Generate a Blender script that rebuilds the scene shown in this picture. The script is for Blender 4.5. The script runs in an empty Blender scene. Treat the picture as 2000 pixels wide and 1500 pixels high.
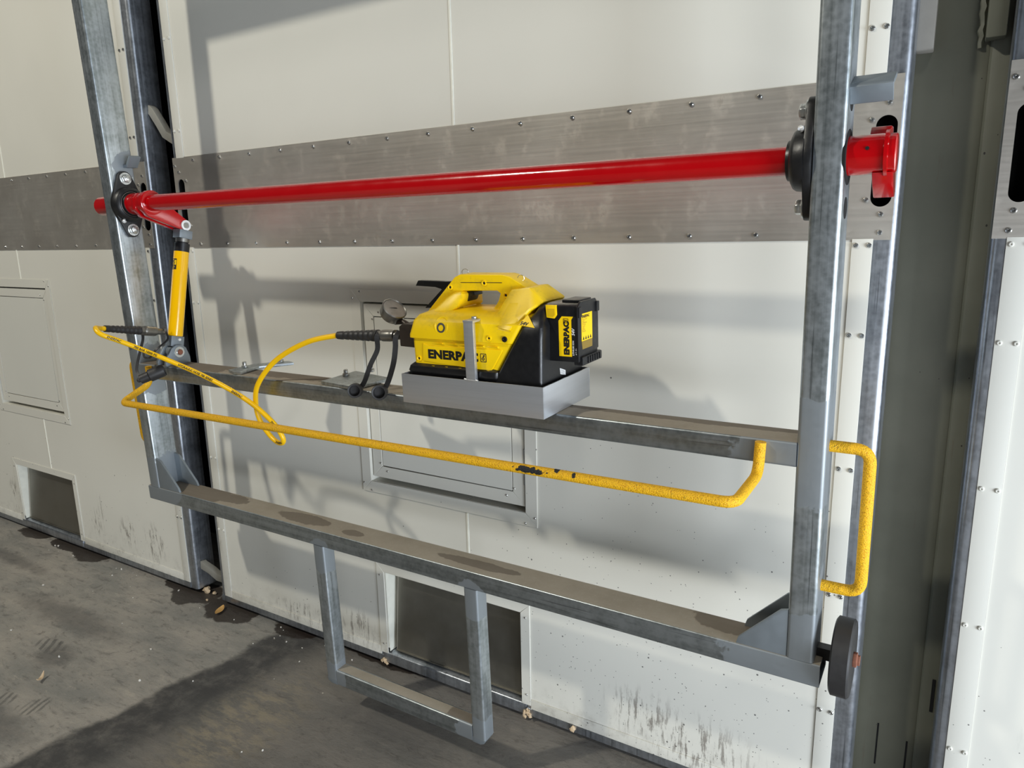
import bpy, bmesh, math, random
from mathutils import Vector, Matrix
random.seed(7)
SC = bpy.context.scene
COL = SC.collection
PI = math.pi
V3 = Vector

# ------------------------------------------------------------------ camera
CAM_Y, CAM_Z = -1.888, 1.658
yaw, pit, rol, FPX = 0.549406, 0.207947, -0.020889, 1396.3
cy, sy, cp, sp = math.cos(yaw), math.sin(yaw), math.cos(pit), math.sin(pit)
fw = V3((-sy*cp, cy*cp, -sp)); rt = V3((cy, sy, 0)); up = rt.cross(fw)
c_, s_ = math.cos(rol), math.sin(rol)
rt2 = c_*rt + s_*up; up2 = -s_*rt + c_*up
cam = bpy.data.cameras.new('camera'); cam_o = bpy.data.objects.new('camera', cam); COL.objects.link(cam_o)
M = Matrix.Identity(4)
for i in range(3):
    M[i][0] = rt2[i]; M[i][1] = up2[i]; M[i][2] = -fw[i]
M[0][3], M[1][3], M[2][3] = 0, CAM_Y, CAM_Z
cam_o.matrix_world = M
cam.sensor_width = 36.0; cam.lens = 36.0*FPX/2000.0; cam.clip_start = 0.02
SC.camera = cam_o

# ------------------------------------------------------------------ light
SC.view_settings.view_transform = 'Standard'
SC.view_settings.look = 'None'
SC.view_settings.exposure = 0.10
SC.view_settings.gamma = 1.0
SC.view_settings.use_curve_mapping = False
w = bpy.data.worlds.new('hall'); SC.world = w; w.use_nodes = True
w.node_tree.nodes['Background'].inputs[0].default_value = (0.92, 0.97, 1.0, 1)
w.node_tree.nodes['Background'].inputs[1].default_value = 0.04

def lamp(name, kind, loc, energy, color, size=0.2, target=None, sizey=None):
    l = bpy.data.lights.new(name, kind); l.energy = energy; l.color = color
    if kind == 'AREA':
        l.size = size
        if sizey: l.shape = 'RECTANGLE'; l.size_y = sizey
    else:
        l.shadow_soft_size = size
    o = bpy.data.objects.new(name, l); COL.objects.link(o); o.location = loc
    if target:
        o.rotation_euler = (V3(target)-V3(loc)).to_track_quat('-Z', 'Y').to_euler()
    return o
lamp('hall_lamp', 'POINT', (-4.22, -4.12, 5.90), 730, (1.0, 0.96, 0.84), 0.15)
lamp('hall_lamp', 'POINT', (1.9, -4.3, 7.2), 205, (1.0, 1.0, 0.98), 0.45)
lamp('gate_daylight', 'AREA', (3.7, -1.95, 0.95), 235, (0.80, 0.89, 1.0), 2.0, (-1.0, 0, 0.5), 1.8)
lamp('low_fill', 'AREA', (2.1, -3.0, 0.40), 50, (0.90, 0.95, 1.0), 2.4, (-0.9, 0, 0.15), 0.6)  # added unseen fill that lifts the lower wall, not a real opening

# ------------------------------------------------------------------ helpers
def lin(r, g, b):
    f = lambda c: (c/255/12.92) if c/255 <= .04045 else ((c/255+.055)/1.055)**2.4
    return (f(r), f(g), f(b), 1)

class MB:
    def __init__(s): s.v = []; s.f = []; s.m = []
    def add(s, vs, fs, mat=0):
        o = len(s.v); s.v += [tuple(v) for v in vs]
        for f in fs: s.f.append(tuple(i+o for i in f)); s.m.append(mat)
        return s
    def box(s, x0, x1, y0, y1, z0, z1, mat=0):
        vs = [(x, y, z) for x in (x0, x1) for y in (y0, y1) for z in (z0, z1)]
        return s.add(vs, [(0,1,3,2),(4,6,7,5),(0,4,5,1),(2,3,7,6),(0,2,6,4),(1,5,7,3)], mat)
    def prism(s, poly, axis, a0, a1, mat=0):
        def P(p, a):
            if axis == 'x': return (a, p[0], p[1])
            if axis == 'y': return (p[0], a, p[1])
            return (p[0], p[1], a)
        n = len(poly)
        vs = [P(p, a0) for p in poly]+[P(p, a1) for p in poly]
        fs = [tuple(range(n)), tuple(range(2*n-1, n-1, -1))]+[(i, (i+1) % n, n+(i+1) % n, n+i) for i in range(n)]
        return s.add(vs, fs, mat)
    def rings(s, rs, mat=0, caps=True, closed=False):
        n = len(rs[0]); vs = [p for r in rs for p in r]; fs = []
        k = len(rs)
        for j in range(k if closed else k-1):
            b = (j+1) % k
            for i in range(n):
                fs.append((j*n+i, j*n+(i+1) % n, b*n+(i+1) % n, b*n+i))
        if caps and not closed:
            fs.append(tuple(range(n-1, -1, -1))); fs.append(tuple(range((k-1)*n, k*n)))
        return s.add(vs, fs, mat)
    def lathe(s, p0, d, prof, n=24, mat=0, caps=True):
        d = V3(d).normalized(); p0 = V3(p0)
        a = d.orthogonal().normalized(); b = d.cross(a)
        rs = []
        for (h, r) in prof:
            rs.append([p0+d*h+(a*math.cos(2*PI*i/n)+b*math.sin(2*PI*i/n))*r for i in range(n)])
        return s.rings(rs, mat, caps)
    def cyl(s, p0, p1, r0, r1=None, n=20, mat=0):
        p0, p1 = V3(p0), V3(p1)
        return s.lathe(p0, p1-p0, [(0, r0), ((p1-p0).length, r0 if r1 is None else r1)], n, mat)
    def tube(s, pts, r, n=12, mat=0, closed=False):
        pts = [V3(p) for p in pts]; k = len(pts); rs = []; nrm = None
        for i in range(k):
            if closed: t = pts[(i+1) % k]-pts[i-1]
            else: t = pts[min(i+1, k-1)]-pts[max(i-1, 0)]
            t.normalize()
            if nrm is None: nrm = t.orthogonal().normalized()
            nrm = (nrm-t*nrm.dot(t)).normalized(); b = t.cross(nrm)
            rr = r[i] if isinstance(r, (list, tuple)) else r
            rs.append([pts[i]+(nrm*math.cos(2*PI*j/n)+b*math.sin(2*PI*j/n))*rr for j in range(n)])
        return s.rings(rs, mat, True, closed)
    def ico(s, c, r, jit=0.0, sub=1, mat=0, sc=(1,1,1)):
        bm = bmesh.new(); bmesh.ops.create_icosphere(bm, subdivisions=sub, radius=1)
        vs = []
        for v in bm.verts:
            k = r*(1+random.uniform(-jit, jit)); vs.append((c[0]+v.co.x*k*sc[0], c[1]+v.co.y*k*sc[1], c[2]+v.co.z*k*sc[2]))
        bm.verts.index_update()
        fs = [tuple(v.index for v in f.verts) for f in bm.faces]; bm.free()
        return s.add(vs, fs, mat)
    def mesh(s, name, mats, bevel=0, off=(0,0,0), seg=2):
        me = bpy.data.meshes.new(name); o = V3(off)
        me.from_pydata([tuple(V3(v)-o) for v in s.v], [], s.f)
        for m in (mats if isinstance(mats, (list, tuple)) else [mats]): me.materials.append(m)
        for p, mi in zip(me.polygons, s.m): p.material_index = mi
        bm = bmesh.new(); bm.from_mesh(me)
        bmesh.ops.recalc_face_normals(bm, faces=bm.faces)
        if bevel:
            es = [e for e in bm.edges if len(e.link_faces) == 2 and e.calc_face_angle(0) > 0.6]
            bmesh.ops.bevel(bm, geom=es, offset=bevel, segments=seg, affect='EDGES', profile=0.6, clamp_overlap=True)
        for f in bm.faces: f.smooth = True
        bm.to_mesh(me); bm.free()
        me.set_sharp_from_angle(angle=math.radians(38))
        return me

def empty(name, loc=(0,0,0), mat=None):
    o = bpy.data.objects.new(name, None); o.empty_display_size = .1
    COL.objects.link(o)
    if mat is not None: o.matrix_world = mat
    else: o.location = loc
    return o
def tag(o, label=None, cat=None, group=None, kind=None):
    if label: o['label'] = label
    if cat: o['category'] = cat
    if group: o['group'] = group
    if kind: o['kind'] = kind
    return o
def put(name, me, parent=None, loc=None):
    o = bpy.data.objects.new(name, me); COL.objects.link(o)
    if parent: o.parent = parent
    if loc is not None: o.location = loc
    return o

# ---- node material helper
class NM:
    def __init__(s, name):
        s.m = bpy.data.materials.new(name); s.m.use_nodes = True
        s.nt = s.m.node_tree; s.b = s.nt.nodes['Principled BSDF']
        s.pos = s.nt.nodes.new('ShaderNodeNewGeometry').outputs['Position']
        s.obj = s.nt.nodes.new('ShaderNodeTexCoord').outputs['Object']
    def link(s, a, b): s.nt.links.new(a, b)
    def inp(s, sock, v):
        if isinstance(v, bpy.types.NodeSocket): s.link(v, sock)
        else: sock.default_value = v
    def math(s, op, a, b=0.0, c=None, clamp=False):
        n = s.nt.nodes.new('ShaderNodeMath'); n.operation = op; n.use_clamp = clamp
        s.inp(n.inputs[0], a); s.inp(n.inputs[1], b)
        if c is not None: s.inp(n.inputs[2], c)
        return n.outputs[0]
    def vmath(s, op, a, b=(0,0,0)):
        n = s.nt.nodes.new('ShaderNodeVectorMath'); n.operation = op
        s.inp(n.inputs[0], a); s.inp(n.inputs[1], b)
        return n.outputs['Value'] if op in ('LENGTH', 'DISTANCE', 'DOT_PRODUCT') else n.outputs[0]
    def noise(s, vec, scale, detail=4, rough=.55, out='Fac'):
        n = s.nt.nodes.new('ShaderNodeTexNoise'); s.link(vec, n.inputs['Vector'])
        n.inputs['Scale'].default_value = scale; n.inputs['Detail'].default_value = detail; n.inputs['Roughness'].default_value = rough
        return n.outputs[out]
    def voro(s, vec, scale, out='Distance', feature='F1'):
        n = s.nt.nodes.new('ShaderNodeTexVoronoi'); n.feature = feature; s.link(vec, n.inputs['Vector'])
        n.inputs['Scale'].default_value = scale
        return n
    def ramp(s, v, a, b, lo=0.0, hi=1.0):
        n = s.nt.nodes.new('ShaderNodeMapRange'); n.interpolation_type = 'SMOOTHSTEP'
        s.inp(n.inputs['Value'], v); s.inp(n.inputs['From Min'], a); s.inp(n.inputs['From Max'], b)
        n.inputs['To Min'].default_value = lo; n.inputs['To Max'].default_value = hi
        return n.outputs[0]
    def mix(s, f, a, b):
        n = s.nt.nodes.new('ShaderNodeMix'); n.data_type = 'RGBA'
        s.inp(n.inputs[0], f); s.inp(n.inputs[6], a); s.inp(n.inputs[7], b)
        return n.outputs[2]
    def scale(s, vec, v): return s.vmath('MULTIPLY', vec, v)
    def near(s, vec, p, r, nz=None, amp=0.0):
        """1 inside a blob of radii r round p, edge broken up by noise nz"""
        d = s.vmath('LENGTH', s.vmath('DIVIDE', s.vmath('SUBTRACT', vec, p), r))
        if nz is not None: d = s.math('ADD', d, s.math('MULTIPLY', s.math('SUBTRACT', nz, .5), amp))
        return d
    def bump(s, h, strength=.2, dist=.002):
        n = s.nt.nodes.new('ShaderNodeBump'); n.inputs['Strength'].default_value = strength; n.inputs['Distance'].default_value = dist
        s.link(h, n.inputs['Height']); s.link(n.outputs[0], s.b.inputs['Normal'])
    def set(s, base=None, rough=None, metal=None, **k):
        if base is not None: s.inp(s.b.inputs['Base Color'], base)
        if rough is not None: s.inp(s.b.inputs['Roughness'], rough)
        if metal is not None: s.inp(s.b.inputs['Metallic'], metal)
        for n, v in k.items(): s.inp(s.b.inputs[n], v)
        return s.m

def simple(name, base, rough=.5, metal=0.0, var=.12, scale=30, bump=0.0, **k):
    n = NM(name); nz = n.noise(n.obj, scale, 5)
    d = tuple(c*(1-var) for c in base[:3])+(1,); l = tuple(min(1, c*(1+var)) for c in base[:3])+(1,)
    if bump: n.bump(n.noise(n.obj, scale*6, 3), bump, .001)
    return n.set(n.mix(nz, d, l), n.ramp(nz, .2, .8, max(0, rough-.06), rough+.06), metal, **k)

# wall panels: cream coated steel with splashes and smears of dirt low down
def wall_mat(name, base):
    n = NM(name); P = n.pos
    z = n.nt.nodes.new('ShaderNodeSeparateXYZ'); n.link(P, z.inputs[0]); zz = z.outputs['Z']; xx = z.outputs['X']
    big = n.noise(P, 1.3, 3); c = n.mix(n.ramp(big, .3, .7), base, tuple(x*.95 for x in base[:3])+(1,))
    mask = 0.0
    for sc, r0, hi in ((44, .13, .66), (85, .16, .74), (140, .20, .80)):
        v = n.voro(P, sc); thr = n.ramp(zz, .05, 1.3, hi, 1.0)
        sx = n.nt.nodes.new('ShaderNodeSeparateColor'); n.link(v.outputs['Color'], sx.inputs[0])
        right = n.math('ADD', n.ramp(xx, -1.9, -.9, .16, 0.0), n.ramp(xx, 0, .05, 0, .10))
        dot = n.math('MULTIPLY', n.math('LESS_THAN', v.outputs['Distance'], n.math('MULTIPLY', sx.outputs[1], r0)), n.math('GREATER_THAN', sx.outputs[0], n.math('ADD', thr, right)))
        mask = dot if mask == 0.0 else n.math('MAXIMUM', mask, dot)
    c = n.mix(n.math('MULTIPLY', mask, .8), c, (.05, .045, .045, 1))
    st = n.noise(n.scale(P, (70, 1, 9)), 1, 5, .7); st2 = n.noise(n.scale(P, (28, 1, 16)), 1, 4, .7)
    sm = None
    for (x, zc, rx, rz, k) in ((-3.76, .20, .07, .09, .8), (-3.47, .20, .09, .10, 1), (-3.25, .19, .11, .12, 1), (-4.62, .2, .08, .12, 1),
                            (-.70, .17, .16, .11, .9), (-.53, .13, .22, .12, .9), (-2.2, .10, .25, .06, .8), (-1.9, .12, .12, .10, .8), (-3.7, .28, .03, .14, .5), (-2.72, .35, .015, .1, .5), (.35, .45, .12, .1, .7)):
        d = n.near(P, (x, 0, zc), (rx, 1, rz))
        g = n.math('MULTIPLY', n.ramp(d, .2, 1.1, 1, 0), k)
        sm = g if sm is None else n.math('MAXIMUM', sm, g)
    stre = n.math('MULTIPLY', sm, n.ramp(n.math('MULTIPLY', st, n.math('ADD', .5, st2)), .50, .62))
    c = n.mix(n.math('MULTIPLY', stre, .75), c, lin(86, 72, 62))
    grime = n.math('MULTIPLY', n.ramp(zz, .0, .22, .5, 0), n.ramp(n.noise(P, 18, 6, .7), .45, .75))
    c = n.mix(grime, c, lin(120, 112, 100))
    return n.set(c, .42, 0.0, **{'Specular IOR Level': .35})
CREAM = lin(225, 223, 213)
M_WALL = wall_mat('cream_panel', CREAM)
M_TRIM = wall_mat('cream_trim', lin(222, 220, 210))
M_HATCH = wall_mat('hatch_coating', lin(222, 221, 212))
M_BEAD = simple('seam_bead', lin(240, 239, 226), .35)

# stainless steel: brushed, slightly brown
n = NM('stainless_steel')
br = n.noise(n.scale(n.pos, (3, 1, 160)), 1, 4, .6)
bl = n.noise(n.pos, 3.5, 4, .6); sm = n.noise(n.scale(n.pos, (14, 1, 9)), 1, 6, .7)
cc = n.mix(n.ramp(bl, .3, .7), lin(206, 199, 188), lin(222, 216, 206))
cc = n.mix(n.math('MULTIPLY', n.ramp(sm, .62, .74), .35), cc, lin(120, 110, 100))
M_STAIN = n.set(cc, n.math('ADD', n.ramp(br, .3, .7, .36, .42), n.math('MULTIPLY', n.ramp(sm, .5, .7), .1)), .78)
n = NM('flap_steel'); bl = n.noise(n.pos, 9, 6, .7); fl = n.noise(n.pos, 220, 2)
M_FLAP = n.set(n.mix(bl, lin(120, 117, 108), lin(150, 147, 138)), n.ramp(bl, .3, .7, .34, .5), .85)

# galvanised steel with streaks, spangle and zinc spray at the welds
def galv(name, dark, light, paint=(), dust=False, axis='z', stains=()):
    n = NM(name); o = n.obj
    along = {'z': (60, 60, 1.2), 'x': (1.2, 60, 60)}[axis]; al2 = {'z': (150, 150, 2.5), 'x': (2.5, 150, 150)}[axis]
    sp = n.voro(o, 90); stx = n.noise(n.scale(o, along), 1, 4, .6); mo = n.noise(o, 17, 7, .72); ln = n.noise(n.scale(o, al2), 1, 2, .5)
    f = n.math('ADD', n.math('MULTIPLY', mo, .5), n.math('ADD', n.math('MULTIPLY', stx, .45), n.math('MULTIPLY', sp.outputs['Distance'], .10)))
    c = n.mix(n.ramp(f, .34, .66), dark, light)
    c = n.mix(n.math('MULTIPLY', n.ramp(ln, .62, .70), .45), c, lin(70, 72, 72))
    sc = n.ramp(n.noise(o, 60, 6, .8), .66, .72)
    c = n.mix(n.math('MULTIPLY', sc, .35), c, lin(170, 172, 172))
    met = .9; ro = n.ramp(f, .3, .7, .30, .42)
    if paint:
        nz = n.noise(o, 13, 4, .6); pm = None
        for p, r in paint:
            g = n.ramp(n.near(o, p, r, nz, .9), .96, 1.0, 1, 0)
            pm = g if pm is None else n.math('MAXIMUM', pm, g)
        c = n.mix(pm, c, lin(150, 156, 160)); met = n.math('SUBTRACT', .9, n.math('MULTIPLY', pm, .25)); ro = n.math('ADD', ro, n.math('MULTIPLY', pm, .12))
    if dust:
        dn = n.ramp(n.noise(o, 5, 4, .6), .3, .8); du = n.mix(dn, lin(158, 148, 132), lin(142, 132, 116))
        fine = n.noise(o, 160, 3, .7); du = n.mix(n.math('MULTIPLY', n.ramp(fine, .5, .8), .3), du, lin(178, 170, 155))
        we = n.noise(o, 22, 4, .6); wm = None
        for p, r in stains:
            g = n.ramp(n.near(o, p, r, we, .8), .90, 1.0, 1, 0); wm = g if wm is None else n.math('MAXIMUM', wm, g)
        if wm is not None: du = n.mix(n.math('MULTIPLY', wm, .75), du, lin(96, 84, 70))
        c = n.mix(.93, c, du); met = 0.05; ro = .8
    return n.set(c, ro, met)
PAINT = [((0, .05, .50), (.12, .3, .11)), ((-.03, .05, 0), (.19, .3, .115)), ((-.05, .05, .485), (.14, .3, .13)), ((-2.46, .05, .0), (.17, .3, .14)),
         ((-2.45, .1, 1.24), (.09, .08, .05)), ((.0, .10, 1.21), (.03, .07, .10)), ((.0, .05, .17), (.03, .05, .05)), ((-1.55, .03, -.09), (.06, .1, .07)), ((-.925, .03, -.09), (.06, .1, .07)),
         ((-1.55, .03, -.55), (.07, .1, .06)), ((-.93, .03, -.55), (.09, .1, .06)), ((-2.42, .05, .48), (.1, .2, .1))]
GD, GL = lin(150, 158, 159), lin(198, 205, 209)
M_GALV = galv('galvanised_post', GD, GL, PAINT)
M_GALVX = galv('galvanised_rail', lin(132, 139, 140), lin(174, 180, 183), PAINT, axis='x')
M_GEDGE = galv('galvanised_edge', lin(146, 150, 156), lin(182, 187, 194))
STAINS = [((-2.3, .05, .003), (.22, .2, .05)), ((-2.06, .06, .003), (.10, .035, .05)), ((-1.66, .05, .003), (.13, .035, .05)), ((-1.42, .04, .003), (.05, .02, .05)), ((-.93, .05, .003), (.15, .022, .05)), ((-2.25, .05, .508), (.3, .2, .03)), ((-1.7, .08, .508), (.5, .05, .03)), ((-.3, .09, .508), (.4, .03, .03)), ((-.2, .08, .003), (.1, .05, .03)), ((-1.0, .03, -.52), (.06, .04, .03))]
M_DUST = galv('dusty_galvanised_top', lin(112, 118, 120), lin(158, 164, 167), (), True, 'x', STAINS)
M_ZINC = simple('zinc_sprayed_steel', lin(140, 148, 154), .48, .6, .1, 25)
M_ALU = NM('aluminium'); _n = M_ALU; _b = _n.noise(_n.scale(_n.obj, (3, 3, 120)), 1, 4, .6)
M_ALU = _n.set(_n.mix(_b, lin(196, 198, 201), lin(216, 218, 222)), .40, .8)
M_RED = simple('red_paint', lin(182, 2, 10), .16, 0, .08, 12, .05, **{'Coat Weight': .6, 'Coat Roughness': .08})
M_CAST = simple('black_cast_iron', (.012, .012, .013, 1), .38, 0, .2, 40, .12)
M_BLACK = simple('black_plastic', (.008, .008, .009, 1), .36, 0, .15, 60, .1)
M_RUB = simple('black_rubber', (.024, .023, .023, 1), .5, 0, .2, 60, .1)
M_DARK = simple('shade_black', (.004, .004, .004, 1), .9)  # near-black colour standing in for shade inside gaps, slots, grooves and holes
M_BOLT = simple('zinc_bolt', lin(205, 207, 205), .3, .85, .06)
M_CHROME = simple('chrome', lin(200, 200, 198), .18, .95, .05)
M_STEELD = simple('dull_coupling_steel', lin(140, 138, 132), .35, .85, .2, 60)
M_RING = simple('white_zinc_ring', lin(232, 232, 230), .35, .2)
M_YCYL = simple('yellow_enamel', lin(250, 190, 0), .2, 0, .03, 10, **{'Coat Weight': .4})
n = NM('yellow_plastic'); dz = n.ramp(n.noise(n.obj, 22, 6, .7), .46, .8); sc2 = n.ramp(n.noise(n.scale(n.obj, (40, 40, 90)), 1, 6, .75), .6, .72)
zx = n.nt.nodes.new('ShaderNodeSeparateXYZ'); n.link(n.obj, zx.inputs[0])
gr = n.math('MULTIPLY', n.math('MAXIMUM', n.math('MULTIPLY', dz, .5), n.math('MULTIPLY', sc2, .45)), n.ramp(zx.outputs['Z'], .14, .24, .2, 1))
M_YEL = n.set(n.mix(gr, lin(246, 205, 8), lin(150, 130, 50)), .4, 0, **{'Specular IOR Level': .4})
n.bump(n.noise(n.obj, 500, 2), .08, .0006)
n = NM('yellow_grip_coating'); gz = n.noise(n.obj, 330, 2, .6); wz = n.noise(n.obj, 9, 4)
c = n.mix(n.ramp(gz, .25, .55), lin(190, 128, 6), lin(248, 190, 14)); c = n.mix(n.ramp(gz, .60, .68), c, lin(150, 125, 30))
chip = None
for p, r in (((-.60, -.17, .425), (.05, .04, .008)), ((-.485, -.17, .43), (.009, .03, .006)), ((-.53, -.17, .435), (.008, .03, .006))):
    g = n.ramp(n.near(n.obj, p, r, n.noise(n.obj, 90, 3), 1.2), .9, 1.0, 1, 0); chip = g if chip is None else n.math('MAXIMUM', chip, g)
c = n.mix(chip, c, (.012, .012, .012, 1))
M_GRIP = n.set(c, .6); n.bump(gz, .9, .003)
M_HOSE = simple('yellow_hose', lin(250, 196, 6), .35, 0, .04, 20)
M_LABELY = simple('yellow_label', lin(250, 205, 0), .4, 0, .02)
M_LABELK = simple('black_print', (.008, .008, .008, 1), .5, 0, .02)
M_LABELW = simple('white_label', lin(228, 228, 226), .45, 0, .02)
M_BRONZE = simple('dark_manifold', lin(64, 56, 50), .45, .4, .2, 40)
M_GLASS = simple('gauge_glass', lin(150, 142, 132), .12, .5, .35, 45)
M_RUST = simple('rusty_nut', lin(140, 90, 70), .7, .2, .3, 60)
M_CRUMB = simple('foam_crumb', lin(196, 172, 140), .8, 0, .3, 90)
M_LEAF = simple('dry_leaf', lin(190, 148, 86), .7, 0, .2, 60)
n = NM('olive_paint'); P = n.pos
c = n.mix(n.ramp(n.noise(P, 3, 5), .3, .7), lin(98, 99, 86), lin(112, 112, 98))
v = n.voro(n.scale(P, (1, 1, .7)), 48); sx = n.nt.nodes.new('ShaderNodeSeparateColor'); n.link(v.outputs['Color'], sx.inputs[0])
chips = n.math('MULTIPLY', n.math('LESS_THAN', v.outputs['Distance'], n.math('MULTIPLY', sx.outputs[1], .20)), n.math('GREATER_THAN', sx.outputs[0], .86))
c = n.mix(chips, c, (.02, .018, .016, 1))
rs = n.math('MULTIPLY', n.ramp(n.noise(n.scale(P, (30, 1, 2.4)), 1, 5, .7), .62, .72), .35); c = n.mix(rs, c, lin(92, 74, 58))
M_OLIVE = n.set(c, .55, 0); n.bump(n.noise(P, 60, 4), .15, .002)

# floor: stained, dusty stone-hard concrete
n = NM('stained_floor'); P = n.pos
Q = n.vmath('ADD', P, n.vmath('MULTIPLY', n.noise(P, 2.2, 4, .6, 'Color'), (.5, .25, 0)))
a = n.noise(n.scale(P, (2.2, 5.0, 1)), 1, 8, .68); b2 = n.noise(n.scale(P, (9, 26, 1)), 1, 7, .72); fi = n.noise(P, 120, 4, .7)
c = n.mix(n.ramp(a, .32, .66), lin(130, 129, 124), lin(160, 154, 145))
c = n.mix(n.math('MULTIPLY', n.ramp(b2, .52, .72), .6), c, lin(84, 81, 79))
b3 = n.noise(n.scale(Q, (16, 34, 1)), 1, 8, .75)
c = n.mix(n.math('MULTIPLY', n.ramp(b3, .56, .66), .5), c, lin(176, 168, 156)); c = n.mix(n.math('MULTIPLY', n.ramp(b3, .46, .36), .45), c, lin(74, 71, 69))
c = n.mix(n.math('MULTIPLY', n.ramp(fi, .5, .75), .35), c, lin(150, 138, 122))
sepf = n.nt.nodes.new('ShaderNodeSeparateXYZ'); n.link(P, sepf.inputs[0]); X = sepf.outputs['X']; Y = sepf.outputs['Y']
wob = n.math('MULTIPLY', n.math('SUBTRACT', n.noise(P, 5, 5, .6), .5), .12)
edge = n.math('ADD', n.math('ADD', X, n.math('MULTIPLY', Y, -.16)), wob)      # tyre-blackened strip running away from the doors
band = n.math('MULTIPLY', n.ramp(edge, -2.335, -2.29), n.ramp(edge, -2.16, -1.95, 1, 0))
right = n.ramp(edge, -2.33, -1.9)
nz = n.noise(P, 12, 6, .7)
c = n.mix(n.math('MULTIPLY', right, .55), c, lin(70, 64, 58))
c = n.mix(n.math('MULTIPLY', band, n.ramp(nz, .2, .6, .55, .95)), c, lin(58, 57, 57))
tan = n.math('MULTIPLY', n.math('MULTIPLY', n.ramp(n.near(P, (-1.98, -.52, 0), (.20, .34, 1), nz, 1.0), .3, 1.2, 1, 0), n.ramp(b2, .42, .62)), .8)
c = n.mix(tan, c, lin(146, 136, 116))
for (x, y, rx, ry) in ((-3.3, -.42, .5, .09), (-3.0, -.62, .13, .08), (-4.2, -.25, .5, .05), (-2.8, -.95, .3, .08), (-1.5, -.25, .3, .12)):
    g = n.math('MULTIPLY', n.ramp(n.near(P, (x, y, 0), (rx, ry, 1), nz, 1.3), .3, 1.15, 1, 0), .5); c = n.mix(g, c, lin(70, 68, 67))
for (x, y, rx, ry, k, kk) in ((-2.72, -.83, .05, .06, 230, 90), (-2.87, -.86, .05, .04, 210, 120), (-3.10, -.59, .10, .05, 150, 120)):
    tr = n.math('SINE', n.math('ADD', n.math('MULTIPLY', X, k), n.math('ADD', n.math('MULTIPLY', Y, kk), n.math('MULTIPLY', nz, 5))))
    g = n.math('MULTIPLY', n.math('MULTIPLY', n.ramp(n.near(P, (x, y, 0), (rx, ry, 1), nz, .8), .7, 1.0, 1, 0), n.ramp(tr, -.1, .4)), n.ramp(nz, .3, .55, .1, .55)); c = n.mix(g, c, lin(66, 65, 64))
wn = n.noise(P, 9, 5, .6); wet = None
for (x, y, rx, ry) in ((-4.43, .0, .16, .07), (-4.1, .0, .16, .06), (-3.84, .02, .16, .10), (-3.1, .02, .12, .05), (-2.95, .0, .14, .11), (-2.66, .0, .17, .13), (-2.28, .02, .12, .08), (-1.8, .04, .3, .05)):
    g = n.ramp(n.near(P, (x, y, 0), (rx, ry, 1), wn, 1.1), .86, .98, 1, 0); wet = g if wet is None else n.math('MAXIMUM', wet, g)
c = n.mix(n.math('MULTIPLY', wet, .88), c, lin(42, 33, 27))
spk = n.voro(P, 13); sx = n.nt.nodes.new('ShaderNodeSeparateColor'); n.link(spk.outputs['Color'], sx.inputs[0])
spm = n.math('MULTIPLY', n.math('LESS_THAN', spk.outputs['Distance'], n.math('MULTIPLY', sx.outputs[1], .05)), n.math('GREATER_THAN', sx.outputs[0], .55))
c = n.mix(spm, c, lin(190, 182, 168))
M_FLOOR = n.set(c, n.math('SUBTRACT', .8, n.math('MULTIPLY', wet, .35)), 0)
n.bump(n.math('ADD', n.math('MULTIPLY', b2, .8), n.math('ADD', n.math('MULTIPLY', fi, .15), n.math('MULTIPLY', a, .6))), .5, .012)

# ------------------------------------------------------------------ setting
fl = put('floor', MB().box(-9, 6, -7, 1.6, -.1, 0).mesh('floor', M_FLOOR)); tag(fl, 'stained grey-brown floor with dark tyre-blackened strip', kind='structure')
bk = put('gap_dark_sheet', MB().box(-7, -.6, .5, .55, 0, 4).mesh('gap_dark_sheet', M_DARK)); tag(bk, 'near-black sheet standing in for the dark behind the door gap', kind='structure')  # sheet coloured black to give the darkness behind the doors

# olive steel column seen through the gap at the right
colm = empty('trim_1', (0, .13, 0)); tag(colm, 'olive painted steel column in the gap between the doors', kind='structure')
put('column_face', MB().box(-.5, .03, 0, .03, 0, 3.9).mesh('column_face', M_OLIVE, .004), colm)
put('column_flange', MB().prism([(.028, .005), (.034, -.012), (.05, -.016), (.5, -.016), (.5, .03), (.028, .03)], 'z', 0, 3.9).mesh('column_flange', M_OLIVE, .003), colm)
put('bracket', MB().prism([(.018, -.055), (.056, -.055), (.056, -.017), (.03, -.014), (.018, .0)], 'z', 2.05, 3.2).mesh('bracket', M_OLIVE, .005), colm)
cr = put('weld_bead', MB().tube([(.012+random.uniform(-.003, .003), -.004, 2.04+i*.012) for i in range(10)], [.006+random.uniform(0, .004) for i in range(10)], 6).mesh('weld_bead', M_OLIVE), colm)
for (x, z, h, w_) in ((-.005, .40, .085, .010),):
    put('slit', MB().box(x+.06, x+.067, -.018, -.0155, z-.01, z+h).mesh('slit', M_DARK), colm)
put('slit', MB().box(-.062, -.058, -.001, .001, .17, .30).mesh('slit', M_DARK), colm)
put('slit', MB().box(.010, .0145, -.001, .001, .10, .27).mesh('slit', M_DARK), colm)

# ---- screw meshes (shared)
def screw_mesh(name, r, mat):
    m = MB().lathe((0, 0, 0), (0, -1, 0), [(0, r), (r*.35, r), (r*.7, r*.7), (r*.72, r*.42), (r*.45, r*.36)], 10, 0)
    m.lathe((0, 0, 0), (0, -1, 0), [(r*.40, r*.37), (r*.46, r*.1)], 8, 1)
    return m.mesh(name, [mat, M_DARK])
SCR = screw_mesh('screw', .0062, M_CHROME)
SCR_T = screw_mesh('screw', .0058, M_TRIM)
SCR_S = screw_mesh('screw', .0038, M_CHROME)

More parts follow.
